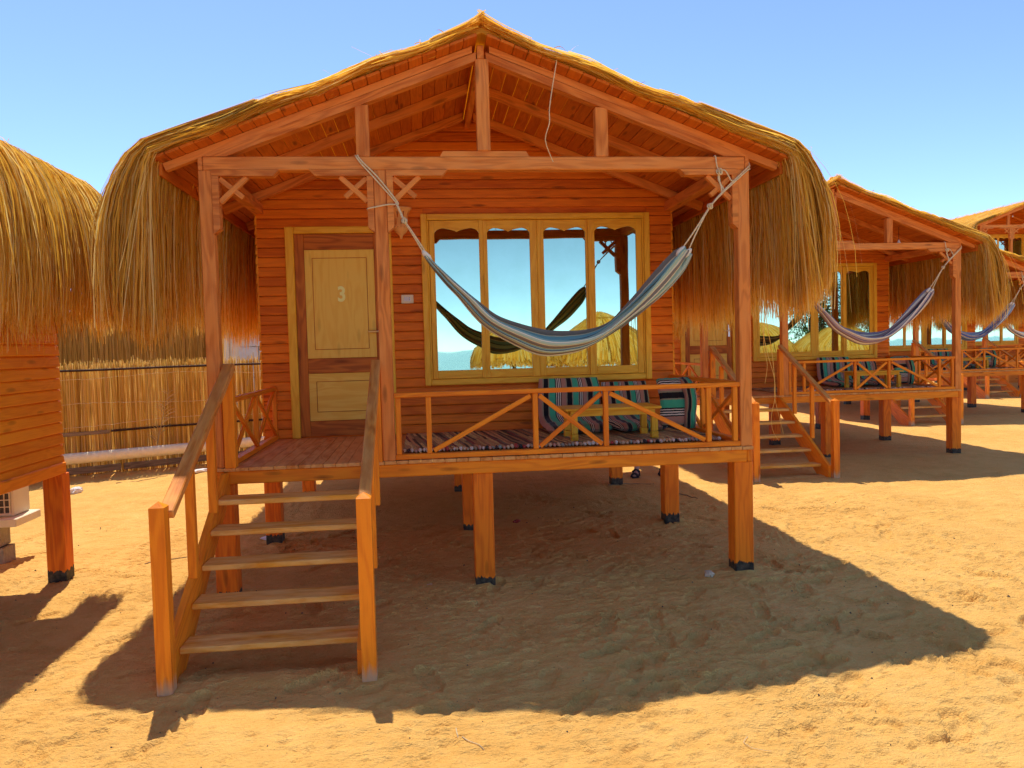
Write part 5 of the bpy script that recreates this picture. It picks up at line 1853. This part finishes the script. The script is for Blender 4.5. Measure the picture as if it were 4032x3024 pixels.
def parasol(x, y, r, z_eave, z_top, label, seed):
    root = empty("straw_parasol", (x, y, 0))
    rng = np.random.default_rng(seed)
    mb = MB()
    tube(mb, [(0, 0, -0.1), (0, 0, z_top - 0.1)], [0.06, 0.045], 10)
    obj("pole", mb, 'bark', root, True)
    mb = MB()
    lathe(mb, [(r * 0.98, z_eave + 0.35), (r * 0.7, z_eave + 0.62 * (z_top - z_eave)), (r * 0.35, z_top - 0.12), (0.01, z_top - 0.02)], (0, 0, 0), 28)
    sh = obj("canopy", mb, 'straw', root, True)
    a = sh.data.attributes.new('rnd', 'FLOAT', 'POINT'); a.data.foreach_set('value', np.full(len(sh.data.vertices), 0.15, dtype=np.float32))
    n, K = 2600, 8
    th = rng.uniform(0, 2 * math.pi, n)
    u = np.linspace(0, 1, K)[None, :]
    s0 = rng.uniform(0.05, 0.75, n)[:, None]
    t = s0 + (1 - s0) * np.minimum(u * 1.8, 1)
    rr = r * np.minimum(t, 1.0) + np.maximum(u * 1.8 - 1, 0) * 0.16
    zs = z_top + (z_eave + 0.38 - z_top) * t ** 1.5 + 0.03
    drop = np.maximum(u * 1.8 - 1, 0) / 0.8
    zz = zs - drop * (0.38 + rng.normal(0, 0.06, n)[:, None]) + rng.uniform(0, 0.04, n)[:, None]
    ang = th[:, None] + rng.normal(0, 0.04, n)[:, None] * u
    path = np.stack([rr * np.cos(ang), rr * np.sin(ang), zz], 2)
    side = np.stack([-np.sin(th), np.cos(th), np.zeros(n)], 1)
    me = strand_mesh("thatch", [ribbons(path, rng.uniform(0.014, 0.034, n)[:, None] * np.ones((1, K)), side, np.clip(rng.normal(0.6, 0.35, n), 0, 1))], M['straw'])
    tag(link("thatch", me, root), kind="stuff")
    tag(root, label, "parasol", "straw parasols on the beach side")
parasol(3.95, -10.9, 1.25, 1.36, 2.40, "straw parasol mirrored left in the near window behind the hammock", 1)
parasol(6.15, -10.9, 1.50, 1.30, 2.62, "straw parasol mirrored right in the near window", 2)
parasol(13.0, -6.6, 1.4, 1.25, 2.4, "straw parasol mirrored in the left panes of the second bungalow", 3)
parasol(15.9, -6.2, 1.5, 1.15, 2.3, "straw parasol mirrored in the middle panes of the second bungalow", 4)
parasol(18.2, -5.6, 1.4, 1.20, 2.3, "straw parasol mirrored in the right pane of the second bungalow", 5)

def tree(x, y, h, label, seed):
    root = empty("tree", (x, y, 0))
    rng = np.random.default_rng(seed)
    mb = MB()
    tube(mb, [(0, 0, -0.1), (0.05, 0.02, h * 0.3), (0.0, 0.08, h * 0.6), (0.1, 0.0, h * 0.85)], [0.13, 0.10, 0.06, 0.02], 8)
    cl = []
    for k in range(26):
        a, rr = rng.uniform(0, 6.28), rng.uniform(0.1, 1.0) ** 0.6 * h * 0.36
        c = Vector((rr * math.cos(a), rr * math.sin(a), h * rng.uniform(0.22, 0.97)))
        cl.append(c)
        if k % 2 == 0:
            tube(mb, [(0, 0, c.z * 0.55), tuple(c * 0.55 + Vector((0, 0, c.z * 0.35))), tuple(c)], [0.04, 0.025, 0.008], 5)
    obj("trunk", mb, 'bark', root, True)
    n = 5200
    cc = np.array([c[:] for c in cl])[rng.integers(0, 26, n)]
    pos = cc + rng.normal(0, h * 0.075, (n, 3))
    dr = rng.normal(0, 1, (n, 3)); dr /= np.linalg.norm(dr, axis=1)[:, None]
    sd = np.cross(dr, rng.normal(0, 1, (n, 3))); sd /= np.linalg.norm(sd, axis=1)[:, None]
    L = rng.uniform(0.06, 0.12, n)[:, None]
    path = np.stack([pos, pos + dr * L * 0.5, pos + dr * L], 1)
    me = strand_mesh("crown", [ribbons(path, np.array([[0.015, 0.06, 0.008]]) * np.ones((n, 1)), sd, rng.random(n))], M['leaf'])
    tag(link("crown", me, root), kind="stuff")
    tag(root, label, "tree", "green trees on the beach side")
tree(17.5, -11.0, 4.2, "green tree mirrored in the second bungalow's middle panes", 1)
tree(20.0, -9.6, 3.6, "green tree mirrored in the second bungalow's right panes", 2)
tree(27.0, -1.0, 4.0, "green tree mirrored in the third bungalow's panes", 3)
